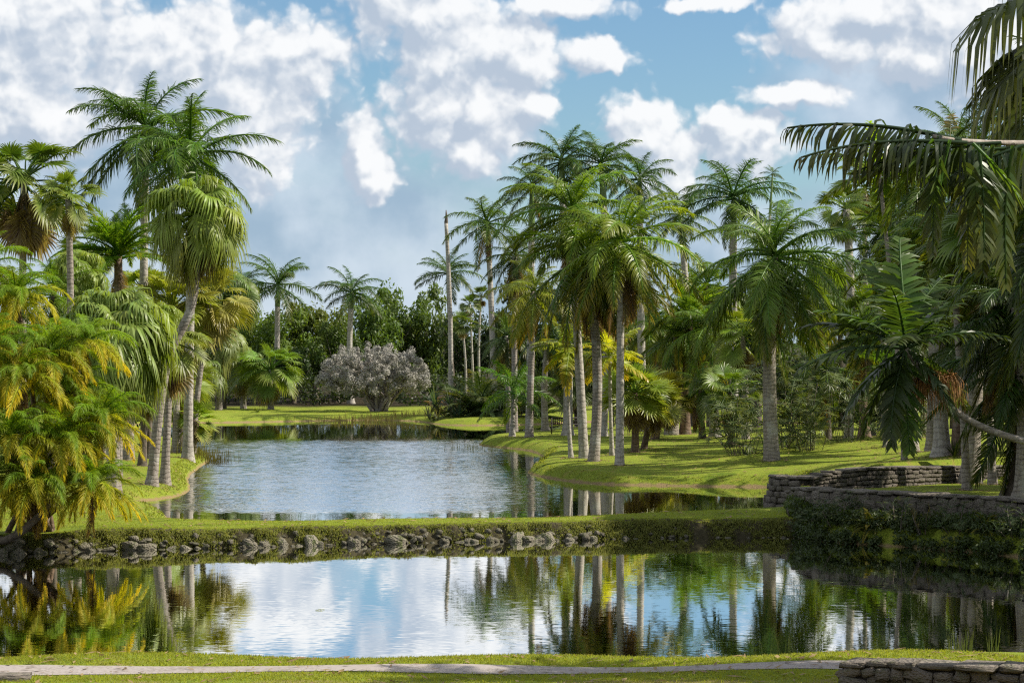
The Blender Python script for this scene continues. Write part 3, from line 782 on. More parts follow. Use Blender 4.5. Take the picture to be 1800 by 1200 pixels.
def ribbon(path, z0, z1, w, name, m, parent, batter=0.0):
    """a wall body following a path; w = thickness behind the face"""
    P = np.array(path, float); T = nrm(np.gradient(P, axis=0)); N = np.stack([-T[:, 1], T[:, 0]], -1)
    V = []
    for i in range(len(P)):
        a, b = z0[i], z1[i]; f = P[i] - N[i] * batter * (b - a); r = P[i] + N[i] * w
        V += [(f[0], f[1], a), (P[i][0], P[i][1], b), (r[0], r[1], b), (r[0], r[1], a)]
    Q = []
    for i in range(len(P) - 1):
        for k in range(4): Q.append((i * 4 + k, i * 4 + 4 + k, i * 4 + 4 + (k + 1) % 4, i * 4 + (k + 1) % 4))
    e = (len(P) - 1) * 4
    Q += [(0, 1, 2, 3), (e + 3, e + 2, e + 1, e)]
    return obj(name, np_mesh(name, V, Q), parent, m)
def resample(path, step):
    P = np.array(path, float); c = np.concatenate([[0], np.cumsum(np.linalg.norm(np.diff(P, axis=0), axis=1))])
    s = np.linspace(0, c[-1], max(3, int(c[-1] / step)))
    return np.stack([np.interp(s, c, P[:, k]) for k in range(P.shape[1])], -1)
def stone_wall(name, label, path, thick, course, length, cap=True, batter=0.1, seed=1, group=None, limit=292, rubble=0.0):
    """path: rows of x, y, foot z, top z, the face being on the right-hand side when walking along it"""
    rng = np.random.default_rng(seed)
    P = resample(path, .35)
    root = thing(name, label, 'stone wall', (P[0][0], P[0][1], P[0][2]), group); r0 = np.array(root.location)
    T = nrm(np.gradient(P[:, :2], axis=0)); N = np.stack([-T[:, 1], T[:, 0]], -1)
    capz = .10 if cap else 0.0
    ribbon(P[:, :2] + N * .07 - r0[:2], P[:, 2] - .25 - r0[2], P[:, 3] - capz * .6 - r0[2], thick, 'wall_core', M_MORTAR, root, batter)
    c = np.concatenate([[0], np.cumsum(np.linalg.norm(np.diff(P[:, :2], axis=0), axis=1))])
    jobs = []
    hmax = (P[:, 3] - P[:, 2]).max(); nc = max(1, int(round((hmax - capz) / course)))
    for k in range(nc):
        s = -rng.uniform(0, length)
        while s < c[-1]:
            l = length * rng.uniform(.55, 1.5); sm = s + l / 2
            if 0 <= sm <= c[-1]:
                q = [np.interp(sm, c, P[:, j]) for j in range(4)]
                zt = q[3] - capz; ch = (zt - q[2]) / nc * 1.0
                z = zt - (k + .5) * ch + rng.normal(0, .012)
                if ch > .07: jobs.append((sm, l, z, ch, q))
            s += l
    s = 0
    if cap:
        while s < c[-1]:
            l = length * rng.uniform(1.2, 2.2); sm = min(s + l / 2, c[-1])
            q = [np.interp(sm, c, P[:, j]) for j in range(4)]
            jobs.append((sm, l, q[3] - capz / 2 + .01, None, q)); s += l
    jobs = sorted(jobs, key=lambda j: -j[2] if j[3] else -99)[:limit]
    for (sm, l, z, ch, q) in jobs:
        t = np.array([np.interp(sm, c, T[:, 0]), np.interp(sm, c, T[:, 1])]); t /= np.linalg.norm(t); n = np.array([-t[1], t[0]])
        o = bpy.data.objects.new('stone' if ch else 'coping_stone', BLOCKS[int(rng.integers(8))]); COL.objects.link(o); o.parent = root
        dep = .22 if ch else thick + .12
        back = .06 if ch else thick / 2
        off = -batter * (q[3] - z) if ch else 0
        xy = np.array(q[:2]) + n * (back + off + rng.normal(0, .012))
        sc = (l * .97, dep * (1 + rubble * rng.uniform(-.1, .5)), (ch * rng.uniform(.86, 1.0 + rubble * .6)) if ch else capz * rng.uniform(1.0, 1.25))
        o.matrix_local = Matrix.LocRotScale(Vector((float(xy[0] - r0[0]), float(xy[1] - r0[1]), float(z - r0[2]))), Euler((rng.normal(0, .03), rng.normal(0, .035 + (rubble * .12 if ch else 0)), math.atan2(t[1], t[0]) + rng.normal(0, .03))).to_quaternion(), Vector([float(v) for v in sc]))
    return root

# retaining wall over the near pond, on the right
nw = LOWER_WALL
stone_wall('stone_wall', 'dark overgrown stone retaining wall above the near pond', nw[:8], .5, .24, .40, True, .12, 3, 'old stone walls', rubble=1.0)
# end pier of that wall at the end of the grass causeway
def pier():
    a = at(1362, 842, 87.0); b = at(1412, 841, 86.2)
    rows = [(a.x, a.y + 1.4, .3, 1.42), (a.x + .02, a.y, .3, 1.42), (b.x, b.y, .3, 1.44)]
    stone_wall('stone_pier', 'squat tapered stone pier where the grass causeway meets the walls', rows, .55, .2, .34, True, .22, 5, 'old stone walls')
pier()
# upper wall behind the terrace
uw = UPPER_WALL
stone_wall('stone_wall', 'curving coursed stone wall holding up the upper lawn behind the terrace', uw, .5, .15, .34, True, .06, 8, 'old stone walls')
# the low wall in the foreground
fw = []
for px, py, d in [(1478, 1163, 40.6), (1560, 1163, 40.2), (1650, 1167, 39.9), (1800, 1172, 39.4), (1950, 1178, 39.0), (2150, 1186, 38.6)]:
    p = at(px, py, d); fw.append((p.x, p.y, gz(p.x, p.y) - .12, p.z))
stone_wall('stone_wall', 'low dark rubble wall in the foreground beside the pale path', fw, .5, .19, .32, True, .02, 12, 'old stone walls', rubble=1.0)
# flat brown slab at the other end of the path
t = thing('stone_slab', 'flat brown stone slab edging the grass in front of the path', 'stone slab', hit(15, 1196))
o = bpy.data.objects.new('slab', BLOCKS[2]); COL.objects.link(o); o.parent = t; o.scale = (1.0, .45, .16); o.location = (-.12, 0, .03)
o = bpy.data.objects.new('slab', BLOCKS[5]); COL.objects.link(o); o.parent = t; o.scale = (.8, .40, .15); o.location = (-1.05, .03, .03)

# rough rock edging of the causeway, rocks one by one
_E = np.array([wl(*q) for q in [(-260, 982), (-60, 977), (0, 975), (150, 968), (450, 961), (700, 954), (1000, 949), (1150, 945), (1380, 944)]])
def YE(x): return np.interp(x, _E[:, 0], _E[:, 1])
def soil_h(x, e):
    """height of the earth face at a distance behind the waterline"""
    top = ground(x, YE(x) + e * 0 + .95)
    b = np.interp(e, [-.06, .02, .08, .20, .32, .42, .50, .70], [-.3, .03, .14, .30, .44, .86, .97, 1.0])
    z = np.where(e < .32, b, 0) + np.where(e >= .32, np.minimum(b, 1) * 1.0, 0)
    z = np.where(e >= .34, top * np.interp(e, [.34, .42, .50, .70], [.8, .93, .98, 1.0]), np.minimum(b, top * .85))
    lump = .05 * np.sin(x * 9 + np.sin(x * 3.1) * 2 + e * 14) + .04 * np.sin(x * 21 + 1.7 * np.sin(x * 7) - e * 25) + .035 * np.sin(x * 4.3 + e * 9)
    return z + lump * np.interp(e, [-.06, .05, .35, .55], [.3, 1, .8, .1])
def rock_bank():
    rng = np.random.default_rng(21)
    root = thing('rock_bank', 'rough mossy rock edging along the grass causeway above the near pond', 'rock bank', (0, 76, 0))
    edge = []
    for px, py in [(-70, 977), (0, 975), (150, 968), (450, 961), (700, 954), (1000, 949), (1150, 945), (1380, 944)]:
        x, y = wl(px, py); edge.append((x, y))
    P = resample(edge, .3)
    A = Acc(); V = []; es = np.array([-.06, .02, .08, .14, .20, .26, .32, .38, .44, .50, .58, .68])
    xs = np.arange(-17.5, 9.3, .09)
    for x in xs:
        e = es + rng.normal(0, .012, len(es))
        z = soil_h(np.full(len(e), x), e) + rng.normal(0, .012, len(e)); z[-1] -= .12
        V += list(np.stack([np.full(len(e), x), YE(x) - 76 + e, z], -1))
    n = len(es); i = (np.arange(len(xs) - 1) * n)[:, None] + np.arange(n - 1)[None]
    A.add(V, np.stack([i, i + n, i + n + 1, i + 1], -1))
    obj('soil_face', A.mesh('soil_face', smooth=False), root, M_SOIL)
    c = 0
    s = 0.0
    L = len(P)
    for row, (dy, dz, smin, smax, step) in enumerate([(-.06, .0, .10, .34, .20), (.13, .14, .08, .26, .28), (.30, .29, .08, .24, .36)]):
        k = 0.0
        while k < L - 1 and c < 290:
            x, y = P[int(k)] + (P[min(int(k) + 1, L - 1)] - P[int(k)]) * (k % 1)
            sz = rng.uniform(smin, smax) if rng.random() < .9 else smax * 1.4
            fade = 1.0 if x < 3 else .6
            if rng.random() < (.95 if x < 3 else .7):
                o = bpy.data.objects.new('rock', ROCKS[int(rng.integers(8))]); COL.objects.link(o); o.parent = root
                o.location = (x + rng.normal(0, .06), y - 76 + dy - .03 + rng.normal(0, .05), dz + rng.normal(0, .04))
                o.scale = (sz * rng.uniform(.8, 1.5) * fade, sz * .8 * fade, sz * rng.uniform(.45, .8) * fade)
                o.rotation_euler = (rng.normal(0, .3), rng.normal(0, .3), rng.uniform(0, 6.28)); c += 1
            k += step / .3 * rng.uniform(.8, 1.4)
rock_bank()

# ------------------------------------------------------------------ bench between the trunks
def bench():
    a = hit(985, 763); z = a.z
    root = thing('park_bench', 'dark slatted park bench standing between the pale palm trunks by the water', 'bench', (a.x + .35, a.y + .3, z))
    def box(c, s):
        c = np.array(c); s = np.array(s) / 2
        V = [c + s * np.array([i, j, k]) for i in (-1, 1) for j in (-1, 1) for k in (-1, 1)]
        return V, [(0, 1, 3, 2), (4, 6, 7, 5), (0, 4, 5, 1), (2, 3, 7, 6), (0, 2, 6, 4), (1, 5, 7, 3)]
    def part(name, c, s):
        V, Q = box(c, s); return obj(name, np_mesh(name, V, Q), root, M_BENCH)
    for sx in (-.85, .85):
        part('leg', (sx, .0, .31), (.07, .07, .66)); part('leg', (sx, .52, .46), (.07, .07, .95)); part('armrest', (sx, .22, .66), (.08, .56, .04))
    for k in range(4): part('seat_slat', (0, .05 + k * .125, .43), (1.62, .10, .03))
    part('rail', (0, .52, .92), (1.62, .05, .09)); part('rail', (0, .52, .55), (1.62, .045, .06))
    for k in range(14): part('back_slat', (-.72 + k * .111, .52, .73), (.045, .02, .30))
bench()

# ------------------------------------------------------------------ grass where its blades show, reeds at the waterline
M_GRASS = leaf_mat('grass blade', tip=(.36, .31, .09), transl=.5, rough=.6, gloss=.2)
def blades(name, xy, h, w, tint, dry, seed, lean=.5, kind='stuff', z=None, pull=(.05, .4)):
    rng = np.random.default_rng(seed); n = len(xy)
    z = ground(xy[:, 0], xy[:, 1]) if z is None else z; P = np.concatenate([xy, z[:, None] - .01], 1)
    D = nrm(np.stack([rng.normal(0, lean, n), rng.normal(0, lean, n), np.ones(n)], -1))
    W = nrm(np.stack([rng.normal(0, 1, n), rng.normal(0, .45, n), np.zeros(n)], -1))
    V, Q, C = strips(P, D, W, h * rng.uniform(.5, 1.3, n), np.full(n, w), list(pull), [0, .55, 1], [1, .8, .08], rng.random(n), rng.random(n) * .8)
    o = obj(name, np_mesh(name, V, Q, C=C, mat=M_GRASS)); o.color = tint + (dry,)
    return props(o, kind=kind)
rg = np.random.default_rng(5)
def scatter(n, x0, x1, y0, y1, keep):
    xy = np.stack([rg.uniform(x0, x1, n), rg.uniform(y0, y1, n)], -1)
    return xy[keep(xy)]
dn = lambda q: np.minimum(sdist(NEAR_POND, q[:, 0], q[:, 1]), 99)
du = lambda q: np.minimum(sdist(UPPER_POND, q[:, 0], q[:, 1]), 99)
def path_free(q):
    x, y = q[:, 0], q[:, 1]
    return (y < 42.78 + 0.02 * (x + 10)) | (y > 44.08 + 0.018 * (x + 10) + .05 * np.sin(x * 2.1))
blades('grass', scatter(130000, -12, 12, 40.2, 46.4, lambda q: path_free(q) & (dn(q) > .05) & ((q[:, 1] > 41.75) | (rg.random(len(q)) < .35))), .06, .014, (.20, .24, .022), .5, 11)
blades('grass', scatter(80000, -17, 9.2, 74.5, 82.5, lambda q: (dn(q) > .5) & (du(q) > .1)), .035, .022, (.22, .28, .03), .4, 12)
def face(n, e0, e1, keep=None):
    x = rg.uniform(-17, 9.3, n); e = rg.uniform(e0, e1, n)
    if keep is not None: k = keep(x, e); x, e = x[k], e[k]
    return np.stack([x, YE(x) + e], -1), soil_h(x, e)
q, z = face(60000, .40, .95)
blades('bank_grass', q, .06, .02, (.21, .265, .03), .4, 13, .8, z=np.maximum(z, ground(q[:, 0], q[:, 1])) - .01, pull=(.15, .65))
q, z = face(15000, .36, .46)
blades('hanging_grass', q - np.array([0, .03]), .14, .02, (.13, .155, .03), .5, 17, .9, z=z - .01, pull=(.45, .9))
q, z = face(90000, .0, .40, lambda x, e: np.sin(x * 2.3 + np.sin(x * .9) * 3) + .8 * np.sin(x * 6.1 + e * 8) + rg.normal(0, .7, len(x)) > .25)
blades('bank_moss', q - np.array([0, .03]), .11, .026, (.11, .135, .028), .5, 15, 1.0, z=z, pull=(.3, .8))
blades('lawn_edge_grass', scatter(120000, -20, 14, 82, 135, lambda q: (du(q) > .12) & (du(q) < .75)), .10, .03, (.17, .21, .025), .5, 14, .6)
# rank growth on the strip between the retaining wall and the water
def bank_growth():
    rng = np.random.default_rng(61); W = resample([(x, y) for x, y, _, _ in LOWER_WALL], .15)
    n = 1300; k = rng.integers(4, len(W), n); f = rng.random(n)
    x = W[k, 0] - f * .25; y = W[k, 1] - .15 - f * 2.9
    ok = sdist(NEAR_POND, x, y) > -.3
    c = np.stack([x, y, np.maximum(ground(x, y), 0) + rng.uniform(.02, .36, n)], -1)[ok]
    V, Q, C = leaf_cloud(rng, c, rng.uniform(.12, .36, len(c)), 70000, .11, .3, .8)
    o = obj('bank_growth', np_mesh('bank_growth', V, Q, C=C, mat=M_LEAF)); o.color = (.05, .075, .022, .25); props(o, kind='stuff')
bank_growth()
rd = lambda q: du(q)
def clumps(n, cx, cy, sx, sy): return np.stack([rg.normal(cx, sx, n), rg.normal(cy, sy, n)], -1)
def reeds(label_name, pts, h, w, tint, dry, seed):
    z = np.zeros(len(pts)); rng = np.random.default_rng(seed); n = len(pts)
    P = np.concatenate([pts, (np.maximum(ground(pts[:, 0], pts[:, 1]), 0) - .03)[:, None]], 1)
    D = nrm(np.stack([rng.normal(0, .13, n), rng.normal(0, .13, n), np.ones(n)], -1)); W = np.tile([1.0, .1, 0], (n, 1))
    V, Q, C = strips(P, D, W, h * rng.uniform(.5, 1.2, n), np.full(n, w), [.0, .12], [0, .6, 1], [1, .8, .1], rng.random(n), rng.random(n))
    o = obj(label_name, np_mesh(label_name, V, Q, C=C, mat=M_GRASS)); o.color = tint + (dry,); props(o, kind='stuff')
a = hit(356, 800); b = wl(720, 739); c = wl(835, 790); e = wl(620, 741)
reeds('reeds', np.concatenate([clumps(130, a.x, a.y - .6, .7, 1.5), clumps(160, *wl(365, 812), .5, 1.2)]), .75, .018, (.17, .15, .06), .5, 31)
reeds('reeds', np.concatenate([clumps(220, b[0] - 1.5, b[1] + .5, 2.0, .4), clumps(160, e[0], e[1] + .5, 2.4, .4)]), .55, .035, (.22, .18, .09), .6, 32)
reeds('reeds', clumps(90, c[0], c[1], .9, 1.2), .5, .015, (.12, .14, .04), .3, 33)
reeds('reeds', np.concatenate([clumps(45, *wl(1690, 1158), .12, .3), clumps(14, *wl(1745, 1156), .06, .2), clumps(10, *wl(1372, 1158), .2, .3)]), .5, .012, (.12, .16, .05), .3, 34)

# fallen leaves on the lawns, flakes and scum drifting along the banks
def litter(name, xy, size, z, tint, seed):
    rng = np.random.default_rng(seed); n = len(xy)
    a = rng.uniform(0, 6.28, n); l = size * rng.uniform(.4, 1.4, n); w = l * rng.uniform(.15, .4, n)
    ca, sa = np.cos(a), np.sin(a); c = np.concatenate([xy, np.broadcast_to(z, (n,))[:, None]], 1)
    A = np.stack([ca * l, sa * l, rng.uniform(-.2, .35, n) * l], -1) * .5; B = np.stack([-sa * w, ca * w, rng.uniform(0, .3, n) * w], -1) * .5
    V = np.stack([c - A, c - B, c + A, c + B], 1).reshape(-1, 3)
    C = np.zeros((n, 4, 4)); C[..., 0] = rng.random((n, 1)); C[..., 3] = 1
    o = obj(name, np_mesh(name, V, np.arange(n * 4).reshape(-1, 4), C=C.reshape(-1, 4), mat=M_SILVER)); o.color = tint + (0,)
    return props(o, kind='stuff')
q = np.concatenate([scatter(900, -12, 12, 40.2, 46.3, lambda q: dn(q) > .1), scatter(900, -17, 9.2, 74.8, 82, lambda q: (dn(q) > .5) & (du(q) > .2)), scatter(6000, -20, 22, 84, 150, lambda q: (du(q) > .3) & (dn(q) > .3))])
litter('fallen_leaves', q, .20, ground(q[:, 0], q[:, 1]) + .035, (.26, .17, .08), 51)
q = np.concatenate([scatter(26000, -17, 17, 68, 79, lambda q: (dn(q) < -.02) & (dn(q) > -.16 - .5 * np.maximum(0, np.sin(q[:, 0] * .8 + 1) - .35))), scatter(5000, -9, 14, 92, 130, lambda q: (du(q) < -.05) & (du(q) > -.5))])
q = q[rg.random(len(q)) < .55]
litter('drifting_scum', q, .09, .012, (.34, .30, .20), 52)

# ------------------------------------------------------------------ palms on the shore across to the left
LG = 'palms crowding the near corner of the shore'
palm('royal', 'tall dark royal palm rising highest behind the weeping fan palm', (262, 128), (258, 226), 150, 25, .24, (.045, .085, .018), .08, e1=-50, group=LG)
palm('royal', 'royal palm with one long frond reaching out over the open sky', (330, 122), (338, 272), 138, 22, .24, (.06, .11, .02), .08, e1=-35, group=LG)
palm('weep', 'weeping fan palm on a long curving bent grey trunk', hit(266, 853), (346, 378), 118, 50, .20, (.13, .165, .04), .3, 7, [(264, 853), (277, 740), (288, 660), (300, 610), (323, 574), (339, 535), (345, 480), (347, 430), (347, 380)], group=LG, deadlen=.9, e1=-62)
palm('fan', 'fan palm with a shaggy brown skirt at the edge of the picture', (38, 112), (42, 318), 108, 30, .2, (.055, .095, .018), .25, 18, group=LG, deadlen=1.1)
palm('fan', 'small fan palm on a grey ringed trunk in front of open sky', (114, 104), (120, 350), 66, 20, .17, (.085, .12, .022), .35, 6, group=LG)
palm('date', 'bright upright feather palm between the two highest crowns', (205, 118), (208, 448), 122, 38, .25, (.085, .15, .02), .12, 4, e1=5, group=LG)
palm('weep', 'big silvery green fan palm with long drooping leaf tips', (200, 92), (198, 585), 140, 64, .25, (.125, .165, .06), .2, 6, e1=-58, group=LG)
palm('fan', 'yellow green fan palm behind the bend of the curving trunk', hit(309, 795), (300, 548), 98, 30, .19, (.17, .19, .03), .45, 22, group=LG, deadlen=1.0)
palm('fan', 'yellowing fan palm beside the far woods, hung with brown leaves', (338, 128), (368, 530), 80, 24, .17, (.16, .155, .03), .6, 12, group=LG)
palm('fan', 'fan palm with a pinkish brown beard on a straight ringed trunk', hit(289, 850), (299, 598), 76, 20, .17, (.12, .155, .03), .4, 16, group=LG, flare=1.9, deadlen=1.2)
palm('weep', 'pale fine-leaved fan palm tucked under the small ringed trunk', (138, 108), (140, 480), 76, 34, .18, (.14, .18, .05), .2, 2, group=LG)
palm('fan', 'fan palm with its crown low over the lobe of lawn', hit(208, 841), (212, 690), 62, 20, .14, (.10, .13, .03), .3, 8, group=LG)
palm('weep', 'fan palm filling the shade behind the golden date palms', hit(185, 806), (130, 640), 90, 32, .16, (.10, .14, .035), .25, 5, group=LG)
palm('fan', 'fan palm with a thick grey foot on the back of the lawn', hit(226, 808), (240, 640), 70, 24, .22, (.12, .15, .03), .35, 8, group=LG)
palm('stiff', 'squat stiff fan palm leaning over the shore reeds', hit(331, 795), (344, 738), 46, 22, .30, (.13, .18, .02), .35, 8, flare=1.1, group=LG, deadlen=.6)
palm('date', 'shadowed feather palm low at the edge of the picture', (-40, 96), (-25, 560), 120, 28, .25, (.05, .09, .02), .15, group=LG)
palm('fan', 'fan palm showing between the skirted palm and the bright feather palm', (150, 126), (160, 440), 64, 22, .18, (.08, .12, .03), .3, 8, group=LG)
palm('fan', 'fan palm low beneath the drooping royal frond', (262, 130), (255, 520), 72, 24, .18, (.13, .16, .03), .35, 8, group=LG)
palm('weep', 'grey green fan palm with a hanging skirt before the far woods', (392, 214), (404, 515), 78, 34, .22, (.075, .105, .045), .15, 14, bark='dark', group='fan palms along the far lawn')
FG = 'fan palms along the far lawn'
palm('weep', 'pale drooping fan palm low in the shade beyond the water', (385, 208), (383, 600), 64, 30, .25, (.11, .14, .07), .2, 10, group=FG)
palm('fan', 'sunlit low fan palm at the back of the far lawn', (476, 210), (474, 650), 70, 26, .22, (.09, .14, .035), .2, 6, group=FG)
palm('weep', 'grey low fan palm next to the sunlit one on the far lawn', (428, 214), (426, 640), 60, 26, .22, (.10, .125, .065), .2, 8, group=FG)
palm('weep', 'shaded grey fan palm nearest the shore where the far lawn begins', (345, 206), (345, 655), 64, 26, .22, (.09, .12, .05), .2, 8, group=FG)

def date_clump():
    """many-stemmed golden date palm leaning over the near pond"""
    rng = np.random.default_rng(77)
    base = Vector((-13.6, 73.9, .35)); base.z = gz(base.x, base.y)
    root = thing('date_palm_clump', 'many-stemmed green and golden date palm clump leaning over the near pond', 'palm tree', base)
    heads = [(28, 520, 74.5), (-30, 470, 75.5), (85, 618, 73.5), (150, 600, 74.8), (40, 660, 72.6), (175, 735, 73.2), (20, 768, 72.0), (110, 770, 72.4), (165, 850, 72.2), (-20, 610, 73), (60, 850, 71.8), (-25, 840, 72.2), (125, 690, 74.6)]
    for k, (px, py, d) in enumerate(heads):
        t = at(px, py, d) - base
        b = Vector((rng.normal(-.3, .5), rng.normal(.3, .3), -.1))
        mid = Vector((b.x * .6 + t.x * .4 + rng.normal(0, .15), b.y * .6 + t.y * .4, t.z * .45))
        s = np.linspace(0, 1, 12)[:, None]
        P = (1 - s) ** 2 * np.array(b) + 2 * s * (1 - s) * np.array(mid) + s ** 2 * np.array(t)
        V, Q, T = tube(P, .09 - .03 * s[:, 0], 8)
        obj('trunk', np_mesh('trunk', V, Q, T, smooth=True), root, M_BARK_BROWN)
        az = rng.uniform(0, 6)
        for i in range(32):
            f = (i + .5) / 32; e = 82 - 112 * f + rng.normal(0, 7); az += 2.4 + rng.normal(0, .15)
            tint = (.15, .235, .012) if f < .5 else (.26, .29, .016)
            leaf('frond', 'golden frond', root, t, az, e, 1.78 * (.75 + .25 * min(1, 3 * f)) * rng.uniform(.88, 1.12), tint, min(1, max(0, (f - .40) * 1.35) * rng.uniform(.6, 1.3)), rng)
        for i in range(2 if k < 9 else 5):
            az += 2.4
            leaf('dead_frond', 'golden frond', root, t - Vector((0, 0, .15)), az, -80, 1.35, (.17, .11, .06), .3, rng)
    # the bent old stem that dips to the water's edge
    pts = [at(112, 850, 72.3), at(100, 872, 72.0), at(70, 905, 71.7), at(38, 935, 71.5), at(8, 950, 71.6), at(-14, 948, 71.9)]
    P = resample([tuple(p - base) for p in pts], .15)
    V, Q, T = tube(P, np.linspace(.07, .12, len(P)), 8); obj('trunk', np_mesh('trunk', V, Q, T, smooth=True), root, M_BARK_DARK)
date_clump()

# ------------------------------------------------------------------ far shore
TG = 'broad-leaved trees beyond the far lawn'
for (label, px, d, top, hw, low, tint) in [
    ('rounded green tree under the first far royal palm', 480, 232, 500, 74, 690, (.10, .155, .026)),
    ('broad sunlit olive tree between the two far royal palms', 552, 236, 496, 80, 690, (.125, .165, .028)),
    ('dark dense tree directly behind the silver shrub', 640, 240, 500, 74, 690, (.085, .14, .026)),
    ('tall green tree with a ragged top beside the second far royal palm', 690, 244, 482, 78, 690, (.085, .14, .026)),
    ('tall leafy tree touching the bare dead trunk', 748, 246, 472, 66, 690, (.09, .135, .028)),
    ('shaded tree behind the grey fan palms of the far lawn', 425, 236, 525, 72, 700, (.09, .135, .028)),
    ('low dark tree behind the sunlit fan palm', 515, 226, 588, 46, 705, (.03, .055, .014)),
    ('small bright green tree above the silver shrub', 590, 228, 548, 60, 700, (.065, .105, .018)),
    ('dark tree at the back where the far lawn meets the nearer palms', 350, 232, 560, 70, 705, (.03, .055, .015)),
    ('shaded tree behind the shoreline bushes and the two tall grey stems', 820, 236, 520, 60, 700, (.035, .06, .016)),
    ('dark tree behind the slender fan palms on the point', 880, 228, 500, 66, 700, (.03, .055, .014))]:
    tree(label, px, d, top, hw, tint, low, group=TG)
RG = 'far royal palms above the woods'
palm('royal', 'far royal palm over the olive tree, broadest of those above the woods', (487, 228), (488, 500), 82, 15, .28, (.045, .085, .02), .1, group=RG, e1=-25)
palm('royal', 'far royal palm with its whole trunk top clear above the silver shrub', (617, 224), (619, 512), 66, 16, .28, (.04, .08, .022), .1, group=RG, e1=-30)
palm('royal', 'far royal palm half hidden by the bare dead trunk', (800, 232), (786, 480), 62, 15, .16, (.05, .085, .03), .1, bark='dark', group=RG, e1=-25)
palm('royal', 'dark far royal palm peering over the grey green fan palm', (432, 236), (428, 498), 50, 14, .26, (.04, .075, .02), .1, group=RG)

def silver_bush():
    rng = np.random.default_rng(88); d = 205.0
    x = (668 - 900) * d / FPX; z0 = gz(x, d)
    root = thing('silver_bush', 'wide silver grey buttonwood bush on the far lawn', 'bush', (x, d, z0))
    s = d / FPX
    c = []; r = []
    for i in range(330):
        a = rng.uniform(0, 6.28); q = rng.random() ** .45; top = math.sqrt(max(0, 1 - q ** 2.6))
        h = rng.uniform(-.30, 1) * top + rng.normal(0, .04)
        c.append((math.cos(a) * q * 100 * s - .5, math.sin(a) * q * 3.4, 2.3 + h * 66 * s)); r.append(rng.uniform(.2, .42))
    V, Q, C = leaf_cloud(rng, np.array(c), np.array(r), 34000, .19, .3, 1.1)
    o = obj('crown', np_mesh('crown', V, Q, C=C, mat=M_SILVER), root); o.color = (.31, .295, .262, .0)
    A = Acc()
    for i in range(0, 330, 12):
        e = np.array(c[i]); b = rng.normal(0, .22, 2)
        V, Q, T = tube([(b[0], b[1], -.1), (b[0] * 2 + e[0] * .2, b[1] * 2 + e[1] * .2, .9), tuple(e * .6 + np.array([0, 0, .5])), tuple(e)], [.16, .12, .06, .02], 6); A.add(V, Q, T)
    obj('trunk', A.mesh('trunk', smooth=True), root, M_BARK)
silver_bush()
# a bare dead palm stem
def snag():
    b = Vector(((792 - 900) * 197 / FPX, 197, 0)); b.z = gz(b.x, b.y)
    root = thing('dead_palm_trunk', 'bare dead palm trunk standing without a crown', 'dead tree', b)
    t = at(784, 392, 197) - b
    s = np.linspace(0, 1, 24)[:, None]; P = s * np.array(t) + np.array([[0, 0, -.2]]) * (1 - s); P[:, 0] += .15 * np.sin(s[:, 0] * 3.1)
    V, Q, T = tube(P, (.21 - .07 * s[:, 0]) * (1 + .5 * np.exp(-s[:, 0] * 30)), 10)
    obj('trunk', np_mesh('trunk', V, Q, T, smooth=True), root, M_BARK_PALE)
    V, Q, T = tube([tuple(P[-1]), tuple(P[-1] + [.03, 0, .45]), tuple(P[-1] + [.0, 0, 1.0])], [.16, .1, .03], 6)
    obj('broken_tip', np_mesh('broken_tip', V, Q, T), root, M_BARK_DARK)
snag()
palm('royal', 'slender royal palm beside the dead trunk with open sky behind', (869, 195), (857, 392), 84, 15, .25, (.055, .095, .022), .12, 3, e1=-42)
SG = 'slender fan palms on the wooded point'
palm('stiff', 'slender fan palm just beyond the dead trunk', (818, 200), (812, 568), 30, 18, .1, (.055, .085, .03), .2, 8, group=SG, bark='pale')
palm('stiff', 'thin fan palm rising over the point between the two tall grey stems', (833, 204), (826, 535), 24, 16, .1, (.05, .08, .03), .2, 6, group=SG, bark='pale')
palm('stiff', 'thin fan palm close behind the tall royal stem', (846, 206), (846, 520), 26, 16, .1, (.05, .075, .03), .2, 6, group=SG, bark='pale')

def shrub(name, label, px, d, size, n, key, tint, e_lo=10, e_hi=85, dry=.2, spread=.25, lname='leaf', group=None, stems=0, lift=0.0, seed=0, stemh=.5):
    """a clump of leaves springing from the ground; size in photo pixels"""
    rng = np.random.default_rng(300 + seed + int(px) + n)
    x = (px - 900) * d / FPX; sz = size * d / FPX
    root = thing(name, label, 'bush', (x, d, gz(x, d)), group)
    heads = [Vector((0, 0, lift))]
    for k in range(stems):
        a = rng.uniform(0, 6.28); q = spread * sz * rng.uniform(.2, 1)
        heads.append(Vector((math.cos(a) * q, math.sin(a) * q, sz * stemh * rng.uniform(.1, 1.0) + lift)))
        b = heads[-1]
        V, Q, T = tube([(b.x * .5, b.y * .5, -.1), (b.x * .8, b.y * .8, b.z * .5), tuple(b)], [.016, .014, .01], 5)
        obj('stem', np_mesh('stem', V, Q, T, smooth=True), root, M_BARK_DARK)
    az = rng.uniform(0, 6)
    for i in range(n):
        hd = heads[i % len(heads)]; az += 2.4 + rng.normal(0, .3)
        e = e_lo + (e_hi - e_lo) * rng.random() ** .9
        leaf(lname, key, root, hd, az, e, sz * rng.uniform(.7, 1.1) * (.6 if stems else 1), tint, dry * rng.uniform(.2, 1.6), rng)
    return root
BG = 'bushes on the wooded point'
shrub('spiky_bush', 'grey spiky bush at the tip of the wooded point beside the silver shrub', 762, 188.5, 46, 70, 'sword leaf', (.10, .12, .06), 5, 85, .25, .7, group=BG, stems=9, stemh=.35)
shrub('spiky_bush', 'blue green spiky bush at the foot of the dead trunk', 800, 188.5, 62, 90, 'sword leaf', (.055, .10, .06), 5, 85, .15, .7, group=BG, stems=9, stemh=.4)
